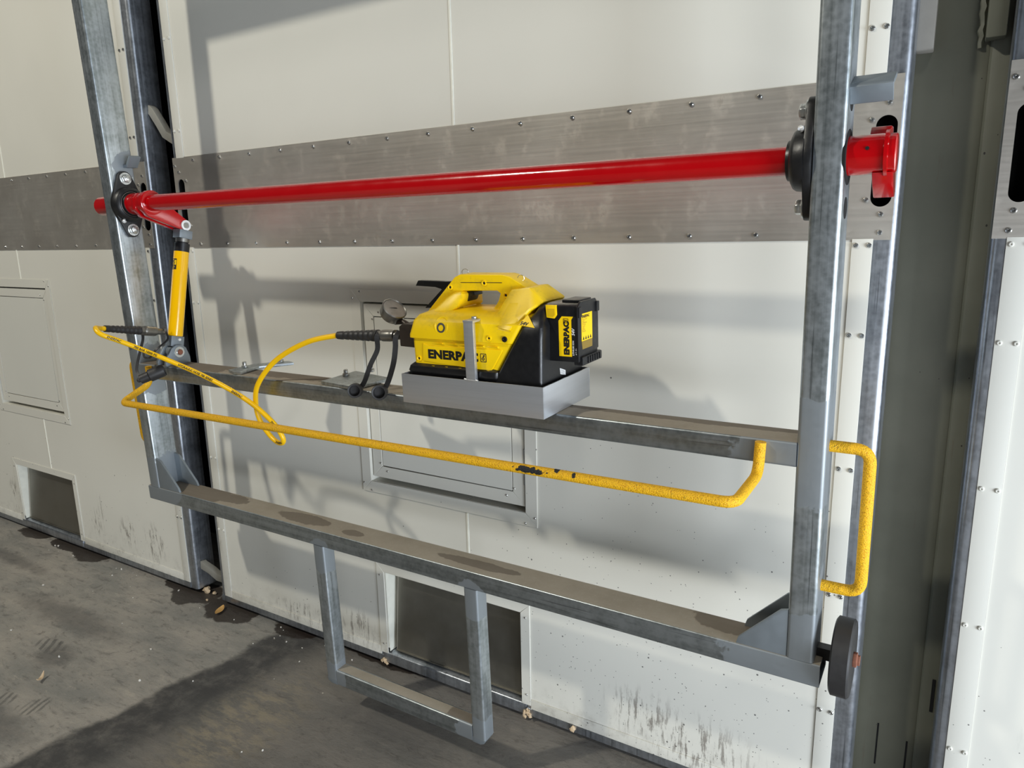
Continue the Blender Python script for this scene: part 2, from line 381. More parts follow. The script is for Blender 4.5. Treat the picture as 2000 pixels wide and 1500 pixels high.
def slab_holes(mb, x0, x1, z0, z1, holes, y0, y1, mat=0):
    xs = sorted({x0, x1, *[h[0] for h in holes], *[h[1] for h in holes]}); xs = [x for x in xs if x0 <= x <= x1]
    zs = sorted({z0, z1, *[h[2] for h in holes], *[h[3] for h in holes]}); zs = [z for z in zs if z0 <= z <= z1]
    inh = lambda x, z: any(h[0] < x < h[1] and h[2] < z < h[3] for h in holes)
    solid = {}
    for i in range(len(xs)-1):
        for k in range(len(zs)-1):
            solid[i, k] = not inh((xs[i]+xs[i+1])/2, (zs[k]+zs[k+1])/2)
    for (i, k), s in solid.items():
        if not s: continue
        a, b, c, d = xs[i], xs[i+1], zs[k], zs[k+1]
        mb.add([(a, y0, c), (b, y0, c), (b, y0, d), (a, y0, d)], [(0, 1, 2, 3)], mat)
        mb.add([(a, y1, c), (b, y1, c), (b, y1, d), (a, y1, d)], [(3, 2, 1, 0)], mat)
        for (di, dk, q) in ((-1, 0, ((a, c), (a, d))), (1, 0, ((b, c), (b, d))), (0, -1, ((a, c), (b, c))), (0, 1, ((a, d), (b, d)))):
            if not solid.get((i+di, k+dk), False):
                (p, r), (p2, r2) = q
                mb.add([(p, y0, r), (p2, y0, r2), (p2, y1, r2), (p, y1, r)], [(0, 1, 2, 3)], mat)
    bm_merge = mb
    return bm_merge

def stadium_plate(mb, x0, x1, z0, z1, cx, za, zb, r, y0, y1, mat=0):
    cz = (za+zb)/2; hz = (zb-za)/2-r
    inn = []; out = []; angs = []
    for i in range(15): a = PI*i/14; angs.append((cx+r*math.cos(a), cz+hz+r*math.sin(a)))
    for i in range(1, 6): angs.append((cx-r, cz+hz-2*hz*i/6))
    for i in range(15): a = PI+PI*i/14; angs.append((cx+r*math.cos(a), cz-hz+r*math.sin(a)))
    for i in range(1, 6): angs.append((cx+r, cz-hz+2*hz*i/6))
    cand = [(math.atan2(z-cz, x-cx) % (2*PI), (x, z), None) for x, z in angs]
    for x in (x0, x1):
        for z in (z0, z1):
            dx, dz = x-cx, z-cz; lo, hi = 0, 1
            for _ in range(40):
                m_ = (lo+hi)/2; px, pz = dx*m_, dz*m_; q = max(abs(pz)-hz, 0)
                if math.hypot(px, q) < r: lo = m_
                else: hi = m_
            cand.append((math.atan2(dz, dx) % (2*PI), (cx+dx*lo, cz+dz*lo), (x, z)))
    cand.sort(key=lambda c: c[0])
    for a, p, corner in cand:
        dx, dz = math.cos(a), math.sin(a)
        t = min(((x1-cx) if dx > 0 else (x0-cx))/dx if abs(dx) > 1e-6 else 1e9, ((z1-cz) if dz > 0 else (z0-cz))/dz if abs(dz) > 1e-6 else 1e9)
        inn.append(p); out.append(corner or (cx+dx*t, cz+dz*t))
    rs = [[(x, y0, z) for x, z in out], [(x, y0, z) for x, z in inn], [(x, y1, z) for x, z in inn], [(x, y1, z) for x, z in out]]
    mb.rings(rs, mat, True, True)

def mitre_frame(name, mat, parent, x0, x1, z0, z1, wd, y0, y1, bottom=True, open_bottom=None):
    e = .0007
    if open_bottom is None:
        ps = [[(x0, z0), (x0+wd, z0+wd), (x0+wd, z1-wd), (x0, z1)], [(x1, z0), (x1, z1), (x1-wd, z1-wd), (x1-wd, z0+wd)],
              [(x0, z1), (x0+wd, z1-wd), (x1-wd, z1-wd), (x1, z1)], [(x0, z0), (x1, z0), (x1-wd, z0+wd), (x0+wd, z0+wd)]]
    else:
        ps = [[(x0, open_bottom), (x0+wd, open_bottom), (x0+wd, z1-wd), (x0, z1)], [(x1, open_bottom), (x1, z1), (x1-wd, z1-wd), (x1-wd, open_bottom)],
              [(x0, z1), (x0+wd, z1-wd), (x1-wd, z1-wd), (x1, z1)]]
    out = []
    for p in ps:
        cx = sum(a for a, b in p)/len(p); cz = sum(b for a, b in p)/len(p)
        L = max(abs(p[0][0]-p[2][0]), abs(p[0][1]-p[2][1]))
        q = [(cx+(a-cx)*(1-e/.02 if abs(a-cx) < .05 else 1-e/L), cz+(b-cz)*(1-e/.02 if abs(b-cz) < .05 else 1-e/L)) for a, b in p]
        out.append(put(name, MB().prism(q, 'y', y0, y1).mesh(name, mat, .0007, seg=1), parent))
    return out

ZT = 3.7
def make_door(num, label, xr, dx, lo, hi, debris=False):
    """door with right edge xr; features of the middle door moved by dx; only what lies between lo and hi is built"""
    xl = -2.757+dx
    root = empty('door_%d' % num, (xr, 0, 0)); tag(root, label, kind='structure')
    off = (xr, 0, 0)
    vis = lambda a, b: b > lo and a < hi
    def P(name, mb, mats, bevel=0, parent=root, seg=2): return put(name, mb.mesh(name, mats, bevel, off if parent is root else (0,0,0), seg), parent)
    bl, br = xl+.077, xr-.094               # inner limits of the cream field
    seam = -1.346+dx
    hx0, hx1, hz0, hz1 = -1.776+dx, -1.113+dx, .767, 1.432
    vx0, vx1, vz1 = -1.740+dx, -1.141+dx, .415
    holes = [(hx0, hx1, hz0, hz1), (vx0, vx1, 0, vz1)]
    for a, b in ((bl, seam-.0015), (seam+.0015, br)):
        if not vis(a, b): continue
        m = MB(); hs = [(max(h[0], a-.01), min(h[1], b+.01), h[2], h[3]) for h in holes if h[0] < b and h[1] > a]
        slab_holes(m, a, b, .085, ZT, hs, 0, .1); bmm = m
        P('panel', bmm, M_WALL)
    if vis(seam, seam):
        P('seam_bead', MB().prism([(seam-.0045, -.0005), (seam-.003, -.0028), (seam+.003, -.0028), (seam+.0045, -.0005), (seam, .004)], 'z', hz1+.045, ZT), M_BEAD)
        P('seam_bead', MB().prism([(seam-.0045, -.0005), (seam-.003, -.0028), (seam+.003, -.0028), (seam+.0045, -.0005), (seam, .004)], 'z', vz1+.026, hz0-.046), M_BEAD)
    # battens and galvanised edges; the zone behind the steel band is left open for the lock slots
    def corner_prof(xe, sgn, wd):           # flange on the face, rounded corner, end face
        r = .016; pts = [(xe-sgn*wd, -.001)]
        for i in range(6):
            a = PI/2*i/5; pts.append((xe-sgn*r+sgn*r*math.sin(a), -.001+r-r*math.cos(a)))
        pts += [(xe, .1), (xe-sgn*.004, .1), (xe-sgn*.004, .018), (xe-sgn*.012, .004), (xe-sgn*wd, .004)]
        return pts
    for side, xe, sgn, wd, b0, b1 in (('l', xl, -1, .028, xl+.0285, xl+.0765), ('r', xr, 1, .048, xr-.0935, xr-.0485)):
        if not vis(min(xe, b0), max(xe, b1)): continue
        zz = ((.022, 1.628), (1.982, ZT))
        for k, (za, zb) in enumerate(zz):
            P('edge_profile', MB().prism(corner_prof(xe, sgn, wd), 'z', za, zb), M_GEDGE)
            P('batten', MB().box(b0, b1, -.004, .004, max(za, .05), zb), M_TRIM, .001)
        P('edge_plate', MB().prism(corner_prof(xe, sgn, .0165), 'z', 1.628, 1.982), M_GEDGE)
        bt = [o for o in root.children if o.name.startswith('batten')]
        zs = (.379, .718, 1.062, 1.40, 1.613, 2.086, 2.43)
        for z in zs:
            for xx in ((b0+.009, b1-.008)):
                put('screw', SCR_T if side == 'l' else SCR, bt[-1] if z > 1.8 else bt[-2], (xx-xr, -.004, z))
    # foot: galvanised sole and cream base batten either side of the vent
    for a, b in ((xl+.077, vx0-.042), (vx1+.037, xr-.094)):
        if not vis(a, b): continue
        P('base_batten', MB().box(a, b, -.003, .004, .048, .0845), M_TRIM, .0008)
    P('sole_profile', MB().prism([(-.004, .022), (.1, .022), (.1, .085), (.006, .085), (.0, .047), (-.004, .047)], 'x', xl+.004, vx0-.03), M_GEDGE) if vis(xl, vx0) else None
    P('sole_profile', MB().prism([(-.004, .022), (.1, .022), (.1, .085), (.006, .085), (.0, .047), (-.004, .047)], 'x', vx1+.02, xr-.049), M_GEDGE) if vis(vx1, xr) else None
    # stainless band with lock slots
    if vis(xl, xr):
        m = MB(); a0, a1 = max(xl+.09, lo-.2), min(xr-.13, hi+.2)
        m.box(a0, a1, -.003, .0, 1.625, 1.985)
        if xl > lo-.2: stadium_plate(m, xl+.001, xl+.09, 1.625, 1.985, xl+.042, 1.70, 1.90, .021, -.003, .001)
        if xr < hi+.2: stadium_plate(m, xr-.13, xr-.012, 1.625, 1.985, xr-.04, 1.70, 1.90, .022, -.003, .001)
        band = P('steel_band', m, M_STAIN)
        for k in range(-2, 18):
            for z, x in ((1.969, -2.455+.1684*k), (1.641, -2.462+.1695*k)):
                if k == 0 and z > 1.9: x = -2.46
                x = x+dx
                if xl+.08 < x < xr-.15 and lo-.1 < x < hi+.1: put('screw', SCR, band, (x-xr, -.003, z))
        ends = []
        if xr < hi+.2: ends += [(xr-.038, 1.927), (xr-.071, 1.892), (xr-.071, 1.716), (xr-.038, 1.683), (xr-.037, 1.642)]
        if xl > lo-.2: ends += [(xl+.035, 1.927), (xl+.012, 1.952), (xl+.075, 1.892), (xl+.075, 1.716), (xl+.035, 1.683), (xl+.03, 1.642)]
        for x, z in ends: put('screw', SCR, band, (x-xr, -.003, z))
        for c in ((xl+.042,) if xl > lo-.2 else ())+((xr-.04,) if xr < hi+.2 else ()):
            mm = MB(); x0, x1 = (c-.034, c+.034)
            mm.add([(x0, .085, 1.66), (x1, .085, 1.66), (x1, .085, 1.94), (x0, .085, 1.94)], [(0, 1, 2, 3)])
            for q in (((x0, 1.66), (x0, 1.94)), ((x1, 1.66), (x1, 1.94)), ((x0, 1.66), (x1, 1.66)), ((x0, 1.94), (x1, 1.94))):
                mm.add([(q[0][0], .002, q[0][1]), (q[1][0], .002, q[1][1]), (q[1][0], .085, q[1][1]), (q[0][0], .085, q[0][1])], [(0, 1, 2, 3)])
            P('slot_dark_box', mm, M_DARK)  # black box paints the dark inside the lock slot
        # cream field behind the outer ends of the band
    # hatch
    if vis(hx0-.05, hx1+.05):
        tr = mitre_frame('hatch_trim', M_TRIM, root, hx0-.045-xr, hx1+.045-xr, hz0-.045, hz1+.045, .045, -.004, .0)
        for k, (x, z) in enumerate(((hx0-.036, hz0-.012), (hx0-.036, hz1+.012), (hx1+.036, hz0-.012), (hx1+.036, hz1+.012), (hx0+.0, hz1+.036), (hx1-.0, hz1+.036), (hx0+.0, hz0-.036), (hx1-.0, hz0-.036))):
            put('screw', SCR_S, tr[0 if k < 2 else 1 if k < 4 else 2 if k < 6 else 3], (x-xr, -.004, z))
        leaf = P('hatch_leaf', MB().box(hx0+.006, hx1-.006, .010, .06, hz0+.017, hz1-.006), M_HATCH)
        put('hatch_gap', MB().box(hx0+.001-xr, hx1-.001-xr, .062, .066, hz0+.001, hz1-.001).mesh('hatch_gap', M_DARK), root)
        tl = mitre_frame('leaf_trim', M_TRIM, leaf, hx0+.006-xr, hx1-.006-xr, hz0+.017, hz1-.006, .045, .004, .010)
        put('leaf_groove', MB().box(hx0+.051-xr, hx1-.051-xr, .0093, .0102, hz0+.0615, hz1-.0505).mesh('leaf_groove', M_DARK), leaf)
        put('leaf_sheet', MB().box(hx0+.0535-xr, hx1-.0535-xr, .0045, .0105, hz0+.0645, hz1-.0535).mesh('leaf_sheet', M_HATCH, .0006, seg=1), leaf)
        for k, (x, z) in enumerate(((hx0+.045, hz0+.073), (hx0+.045, hz1-.06), (hx1-.045, hz0+.073), (hx1-.045, hz1-.06), (hx0+.075, hz0+.045), (hx1-.075, hz0+.045), (hx0+.075, hz1-.035), (hx1-.075, hz1-.035))):
            put('screw', SCR_S, leaf, (x-xr, .004, z))
        put('hinge', MB().cyl((hx1-.003-xr, .004, .86), (hx1-.003-xr, .004, .98), .005, n=10).mesh('hinge', M_GEDGE), leaf)
    # vent flap
    if vis(vx0-.05, vx1+.05):
        tr = mitre_frame('vent_trim', M_TRIM, root, vx0-.042-xr, vx1+.037-xr, 0, vz1+.026, .037, -.004, .0, open_bottom=.06)
        for k, (x, z) in enumerate(((vx0-.025, .39), (vx0-.025, .10), (vx1+.02, .39), (vx1+.02, .10))):
            put('screw', SCR_S, tr[0 if k < 2 else 1], (x-xr, -.004, z))
        put('vent_dark_sheet', MB().box(vx0+.001-xr, vx1-.001-xr, .085, .09, .03, vz1).mesh('vent_dark_sheet', M_DARK), root)  # black sheet paints the dark behind the vent flap
        for x0_, x1_ in ((vx0, vx0+.0012), (vx1-.0012, vx1)):
            put('vent_jamb', MB().box(x0_-xr, x1_-xr, .001, .084, .07, vz1-.001).mesh('vent_jamb', M_BEAD), root)
        fy0, fy1 = .050, .018
        fm = MB().prism([(fy0, .400), (fy0+.004, .400), (fy1+.004, .076), (fy1, .072), (fy1-.006, .074), (fy1-.006, .078), (fy1, .078)], 'x', vx0+.022-xr, vx1-.012-xr)
        flap = put('vent_flap', fm.mesh('vent_flap', M_FLAP), root)
        put('flap_edge', MB().prism([(fy0-.001, .400), (fy0+.016, .400), (fy1+.018, .072), (fy1-.001, .072)], 'x', vx0+.0205-xr, vx0+.0225-xr).mesh('flap_edge', M_STAIN), flap)
        put('hinge_rod', MB().cyl((vx0-xr+.001, fy0-.002, .404), (vx1-xr-.001, fy0-.002, .404), .0055, n=10).mesh('hinge_rod', M_STAIN), flap)
        put('vent_sill', MB().prism([(-.006, .022), (.08, .022), (.08, .066), (.012, .068), (-.003, .062), (-.006, .055)], 'x', vx0-.028-xr, vx1+.018-xr).mesh('vent_sill', M_GEDGE, .003), root)
    if debris:
        for (x, z) in ((vx0-.025, .028), (vx1+.022, .036), (vx1+.022, .022)):
            m = MB()
            for k in range(5): m.ico((x-xr+random.uniform(-.012, .012), -.008, z+random.uniform(-.01, .012)), .007, .5, 1)
            tag(put('torn_foam', m.mesh('torn_foam', M_CRUMB), root), kind='stuff')
        m = MB()
        for k in range(4): m.ico((-.94-xr+random.uniform(-.008, .008), -.01, .034+random.uniform(-.006, .008)), .008, .45, 1)
        tag(put('torn_foam', m.mesh('torn_foam', M_CRUMB), root), kind='stuff')
    return root

d1 = make_door(1, 'middle cream panel door behind the red bar frame, with square hatch', -.113, 0, -3, 1, True)
d2 = make_door(2, 'left cream panel door with square hatch and vent flap above floor', -2.938, -2.80, -5.8, 1)
d3 = make_door(3, 'cream door edge at far right with large black slot', 2.715, 2.824, 0, 2.9)
def arm(root, xr, pts, wd, roller):
    q = [(x-xr, y, z) for x, y, z in pts]
    m = MB(); rs = []
    for i, p in enumerate(q):
        a = V3(q[max(i-1, 0)]); b = V3(q[min(i+1, len(q)-1)]); t = (b-a).normalized(); nn = V3((-t.z, 0, t.x)).normalized()
        rs.append([V3(p)+nn*wd, V3(p)+nn*wd+V3((0, .03, 0)), V3(p)-nn*wd+V3((0, .03, 0)), V3(p)-nn*wd])
    m.rings(rs)
    put('hinge_arm', m.mesh('hinge_arm', simple('arm_grey', lin(150, 148, 140), .5, .1), .004), root)
    x, y, z = roller
    put('roller', MB().lathe((x-xr, y, z), (0, 1, 0), [(0, .012), (.002, .022), (.006, .034), (.04, .034)], 16).mesh('roller', M_BRONZE), root)
arm(d2, -2.938, [(-2.945, .035, 2.20), (-2.915, .03, 2.185), (-2.885, .035, 2.14), (-2.855, .04, 2.09), (-2.815, .06, 2.06), (-2.76, .07, 2.055)], .018, (-2.83, .075, 2.155))
arm(d2, -2.938, [(-2.945, .03, .142), (-2.92, .02, .14), (-2.88, .03, .12), (-2.84, .04, .09), (-2.78, .06, .075)], .018, (-2.815, .07, .155))
dd = put('hinge_strap', MB().prism([(.002, 2.035), (.030, 2.03), (.034, 2.3), (.0, 2.3)], 'x', -.0, .0).mesh('x', M_OLIVE), d1) if False else None
put('hinge_strap', MB().prism([(.085, 2.065), (.093, 2.045), (.108, 2.04), (.125, 2.05), (.125, 3.2), (.085, 3.2)], 'x', -.002, .034).mesh('hinge_strap', simple('strap_grey', lin(142, 138, 130), .5), .003), d1)

# ------------------------------------------------------------------ lifting frame (own axes: x along, y depth, z up)
FO = V3((-.1826, -.34, .7088))
FM = Matrix.Translation(FO) @ Matrix.Rotation(-.00698132, 4, 'Z') @ Matrix.Rotation(.02792527, 4, 'X') @ Matrix.Rotation(-.00628319, 4, 'Y')
FR = empty('door_frame_carrier', mat=FM)
tag(FR, 'galvanised tubular steel frame carrying the red locking bar in front of the doors', 'frame')

def rhs(mb, axis, a0, a1, b0, b1, c0, c1, r=.008, wall=None, top=None, n=4):
    """rounded box section along axis; (b,c) are the other two coordinates; wall -> open ends"""
    def prof(ins, rr):
        pts = []
        for (cx, cz, s) in ((b1-rr-ins, c1-rr-ins, 0), (b0+rr+ins, c1-rr-ins, 1), (b0+rr+ins, c0+rr+ins, 2), (b1-rr-ins, c0+rr+ins, 3)):
            for i in range(n+1):
                a = PI/2*(s+i/n); pts.append((cx+rr*math.cos(a), cz+rr*math.sin(a)))
        return pts
    T = {'x': lambda a, p: (a, p[0], p[1]), 'y': lambda a, p: (p[0], a, p[1]), 'z': lambda a, p: (p[0], p[1], a)}[axis]
    o = prof(0, r)
    if not wall:
        mb.rings([[T(a0, p) for p in o], [T(a1, p) for p in o]])
    else:
        i = prof(wall, max(r-wall, .001))
        mb.rings([[T(a0+.1, p) for p in i], [T(a0, p) for p in i], [T(a0, p) for p in o], [T(a1, p) for p in o], [T(a1, p) for p in i], [T(a1-.1, p) for p in i]])
    if top is not None:
        k = len(mb.f)
        for j in range(k):
            f = mb.f[j]; zs = [mb.v[q][2] for q in f]
            if len(f) == 4 and min(zs) > top: mb.m[j] = 1
    return mb

TT = 2.15
def F(name, mb, mats, bevel=0, parent=FR, seg=2, off=(0,0,0)): return put(name, mb.mesh(name, mats, bevel, off, seg), parent)
F('post', rhs(MB(), 'z', .003, TT, -2.488, -2.430, 0, .1), M_GALV)
pr_ = F('post', rhs(MB(), 'z', .003, TT, -.058, 0, 0, .1), M_GALV)
for z, r in ((1.183, .021), (.983, .021)):
    put('bolt_hole', MB().cyl((-.003, .05, z), (.0008, .05, z), r, n=20).mesh('bolt_hole', M_DARK), pr_)
put('bar_hole', MB().cyl((-.003, .05, 1.078), (.001, .05, 1.078), .052, n=24).mesh('bar_hole', M_DARK), pr_)
F('top_rail', rhs(MB(), 'x', -2.43, -.058, 0, .1, 2.01, TT), M_GALVX)
F('middle_rail', rhs(MB(), 'x', -2.43, -.058, 0, .1, .453, .508, .006, top=.5075), [M_GALVX, M_DUST])
F('bottom_rail', rhs(MB(), 'x', -2.502, .014, 0, .1, -.054, .003, .005, wall=.005, top=.0025), [M_GALVX, M_DUST])
for (p) in ([(-2.43, .003), (-2.30, .003), (-2.308, .02), (-2.40, .118), (-2.43, .125)], [(-.058, .003), (-.170, .003), (-.165, .02), (-.075, .113), (-.058, .118)]):
    for y in (.004, .084):
        F('gusset', MB().prism(p, 'y', y, y+.008), M_ZINC, .001)
# hanging loop
LP = empty('floor_loop'); LP.parent = FR
put('side_bar', rhs(MB(), 'z', -.560, -.054, -1.575, -1.527, 0, .052, .007).mesh('side_bar', M_GALV), LP)
put('side_bar', rhs(MB(), 'z', -.560, -.054, -.953, -.905, 0, .052, .007).mesh('side_bar', M_GALV), LP)
m = MB().prism([(-1.575, -.556), (-1.567, -.573), (-1.55, -.578), (-.93, -.578), (-.913, -.573), (-.905, -.556), (-.905, -.522), (-.953, -.522), (-1.527, -.522), (-1.575, -.522)], 'y', .0, .052)
put('cross_bar', rhs(MB(), 'x', -1.527, -.953, 0, .052, -.577, -.520, .007, top=-.5205).mesh('cross_bar', [M_GALVX, M_DUST]), LP)
for x0, x1, sg in ((-1.575, -1.5275, 1), (-.9525, -.905, -1)):
    p = [(x0, -.558), (x1, -.558), (x1, -.577), (x0+.018, -.577), (x0+.006, -.571)] if sg > 0 else [(x1, -.558), (x0, -.558), (x0, -.577), (x1-.018, -.577), (x1-.006, -.571)]
    put('corner_plate', MB().prism(p, 'y', .0005, .0515).mesh('corner_plate', M_ZINC, .002), LP)

def fillet(pts, r, n=6):
    out = [V3(pts[0])]
    for i in range(1, len(pts)-1):
        p = V3(pts[i]); a = (V3(pts[i-1])-p); b = (V3(pts[i+1])-p); d = min(r, a.length*.45, b.length*.45)
        pa = p+a.normalized()*d; pb = p+b.normalized()*d
        for k in range(n+1):
            t = k/n; out.append(pa*(1-t)**2+p*2*t*(1-t)+pb*t*t)
    out.append(V3(pts[-1])); return out
F('long_handle', MB().tube(fillet([(-2.35, -.012, .505), (-2.35, -.014, .440), (-2.35, -.132, .393), (-.133, -.190, .430), (-.131, -.016, .432), (-.128, -.013, .505)], .03), .0118, 14), M_GRIP)
F('side_handle', MB().tube(fillet([(.0, .05, .495), (.078, .05, .495), (.078, .05, .172), (.0, .05, .172)], .03), .0125, 14), M_GRIP)
F('side_handle', MB().tube(fillet([(-2.488, .05, .495), (-2.562, .05, .495), (-2.562, .05, .172), (-2.488, .05, .172)], .03), .0125, 14), M_GRIP)
# guide wheel
wh = F('guide_wheel', MB().lathe((.034, .05, .010), (1, 0, 0), [(0, .03), (0, .080), (.004, .0865), (.036, .0865), (.040, .082), (.040, .02)], 40), M_RUB)
put('axle_nut', MB().lathe((.074, .05, .010), (1, 0, 0), [(0, .017), (.008, .017), (.009, .012), (.014, .012)], 6).mesh('axle_nut', M_RUST, .001), wh)
put('axle', MB().box(.0, .034, .038, .062, -.004, .024).mesh('axle', M_CAST), wh)
# guide bracket right, small lug left
F('guide_bracket', MB().prism([(.07, 1.222), (.066, 1.226), (.018, 1.206), (.014, 1.2), (.03, 1.172), (.036, 1.172), (.022, 1.199), (.07, 1.217)], 'x', 0, .072), M_ZINC, .001)
F('guide_bracket', MB().prism([(-2.43, 1.225), (-2.405, 1.225), (-2.375, 1.26), (-2.385, 1.266), (-2.41, 1.237), (-2.43, 1.237)], 'y', .06, .1), M_ZINC, .001)

# locking bar
BZ0, BZ1 = 1.095, 1.078
def bz(x): return BZ0+(BZ1-BZ0)*(x+2.4)/2.4
bar = F('locking_bar', MB().cyl((-2.28, .05, bz(-2.28)), (-.06, .05, bz(-.06)), .0285, n=32), M_RED)
put('bar_end', MB().lathe((-2.488, .05, bz(-2.49)), (-1, 0, 0), [(0, .034), (.098, .034), (.102, .030)], 28).mesh('bar_end', M_RED), bar)
lv = put('lever', MB().lathe((-2.40, .05, bz(-2.4)), (1, 0, 0), [(0, .038), (.112, .038), (.114, .043), (.130, .043), (.132, .040), (.132, .028)], 36).mesh('lever', M_RED), bar)
zc = bz(-2.3)
def armpoly(k):
    return [(.03, zc+.036), (.075, zc+.022), (.178, zc-.062), (.187, zc-.075), (.187, zc-.09), (.178, zc-.1), (.16, zc-.1), (.03, zc-.046), (.012, zc-.02), (.012, zc+.02)]
put('lever_arm', MB().prism(armpoly(0), 'x', -2.335, -2.315).prism(armpoly(0), 'x', -2.292, -2.272).mesh('lever_arm', M_RED, .002), bar)
put('pin_ring', MB().lathe((-2.272, .17, zc-.082), (1, 0, 0), [(0, .019), (.006, .019), (.0065, .012), (.001, .0115)], 24).mesh('pin_ring', M_RING), bar)
put('pin', MB().lathe((-2.34, .17, zc-.082), (1, 0, 0), [(0, .010), (.072, .010)], 16).mesh('pin', M_STEELD), bar)
cam_ = MB().lathe((.0, .05, 1.080), (1, 0, 0), [(0, .037), (.062, .037), (.064, .043), (.070, .043), (.071, .036), (.082, .036), (.084, .033)], 36)
cm = put('cam_hub', cam_.mesh('cam_hub', M_RED), bar)
put('cam', MB().prism([(.030, 1.046), (.09, 1.05), (.118, 1.012), (.108, 1.0), (.088, 1.0), (.055, 1.022)], 'x', .044, .080).mesh('cam', M_RED, .003), bar)
put('cam', MB().prism([(.055, 1.114), (.075, 1.132), (.105, 1.132), (.115, 1.115), (.08, 1.10)], 'x', .034, .070).mesh('cam', M_RED, .003), bar)
put('oil_hole', MB().cyl((.036, .0135, 1.090), (.036, .0125, 1.090), .0035, n=10).mesh('oil_hole', M_DARK), bar)

# flange bearings
def hull_oval(rc, re, h, n=10):
    pts = []
    ang = math.acos((rc-re)/h)
    for i in range(n+1): a = PI/2-ang+2*ang*i/n; pts.append((re*math.cos(a), h+re*math.sin(a)))
    for i in range(n+1): a = PI/2+ang+(PI-2*ang)*i/n; pts.append((rc*math.cos(a), rc*math.sin(a)))
    for i in range(n+1): a = 3*PI/2-ang+2*ang*i/n; pts.append((re*math.cos(a), -h+re*math.sin(a)))
    for i in range(n+1): a = 3*PI/2+ang+(PI-2*ang)*i/n; pts.append((rc*math.cos(a), rc*math.sin(a)))
    return pts
def bearing(x, s, z):
    b = F('flange_bearing', MB().prism([(p[0]+.05, p[1]+z) for p in hull_oval(.060, .027, .091)], 'x', x, x+s*.017), M_CAST, .003)
    b2 = put('bearing_housing', MB().lathe((x+s*.015, .05, z), (s, 0, 0), [(0, .062), (.018, .060), (.024, .056), (.028, .048), (.024, .043), (.02, .04)], 36).mesh('bearing_housing', M_CAST), b)
    put('inner_ring', MB().lathe((x+s*.015, .05, z), (s, 0, 0), [(.0, .043), (.024, .043), (.030, .040), (.036, .039), (.036, .03)], 32).mesh('inner_ring', M_CAST), b)
    put('seal_ring', MB().tube([(x+s*.041, .05+.0435*math.cos(a*PI/16), z+.0435*math.sin(a*PI/16)) for a in range(32)], .0012, 6, closed=True).mesh('seal_ring', M_STEELD), b)
    for k in (-1, 1):
        m = MB().lathe((x+s*.017, .05, z+k*.091), (s, 0, 0), [(0, .022), (.004, .022)], 24)
        m.lathe((x+s*.021, .05, z+k*.091), (s, 0, 0), [(0, .0155), (.011, .0155), (.0135, .013)], 6)
        m.lathe((x+s*.034, .05, z+k*.091), (s, 0, 0), [(0, .010), (.002, .008)], 12)
        put('bolt', m.mesh('bolt', M_BOLT, .0008, seg=1), b)
    m = MB().ico((x+s*.024, .05-.036*(1 if s < 0 else .9), z+(.058 if s < 0 else -.058)), .007, .3, 2)
    put('grease_fitting', m.mesh('grease_fitting', M_RING), b)
bearing(-2.430, 1, bz(-2.4)); bearing(-.058, -1, bz(-.1))
# clamp plates on the middle rail
cp_ = F('clamp_plate', MB().prism([(-1.925, .02), (-1.87, .0), (-1.845, .01), (-1.865, .10), (-1.80, .20), (-1.84, .215), (-1.925, .13)], 'z', .509, .518), M_GALV, .001)
cp2 = F('clamp_plate', MB().prism([(-1.465, .01), (-1.30, -.012), (-1.285, .13), (-1.47, .17)], 'z', .509, .519), M_GALV, .001)
for pl, x, y in ((cp_, -1.895, .065), (cp_, -1.85, .185), (cp2, -1.445, .10), (cp2, -1.415, .185)):
    m = MB().lathe((x, y, .517), (0, 0, 1), [(0, .011), (.010, .011)], 6); m.lathe((x, y, .527), (0, 0, 1), [(0, .007), (.012, .007), (.013, .005)], 12)
    put('bolt', m.mesh('bolt', M_BOLT, .0006, seg=1), pl)
# cylinder mounting lug on the middle rail
lug = F('mounting_lug', MB().prism([(-.0, .508), (.10, .508), (.10, .53), (.088, .565), (.072, .578), (.05, .58), (.03, .57), (.012, .545), (.0, .52)], 'x', -2.315, -2.303).prism([(-.0, .508), (.10, .508), (.10, .53), (.088, .565), (.072, .578), (.05, .58), (.03, .57), (.012, .545), (.0, .52)], 'x', -2.265, -2.253), M_ZINC, .001)
put('pin', MB().lathe((-2.253, .058, .553), (1, 0, 0), [(0, .020), (.003, .020), (.003, .011), (.007, .011)], 20).mesh('pin', M_BOLT), lug)
put('pin_head', MB().lathe((-2.2455, .058, .553), (1, 0, 0), [(0, .011), (.003, .009)], 12).mesh('pin_head', M_RUST), lug)

# ------------------------------------------------------------------ things carried by the frame
def fthing(name, base, label, cat, group=None):
    o = empty(name, mat=FM @ Matrix.Translation(V3(base))); tag(o, label, cat, group); return o

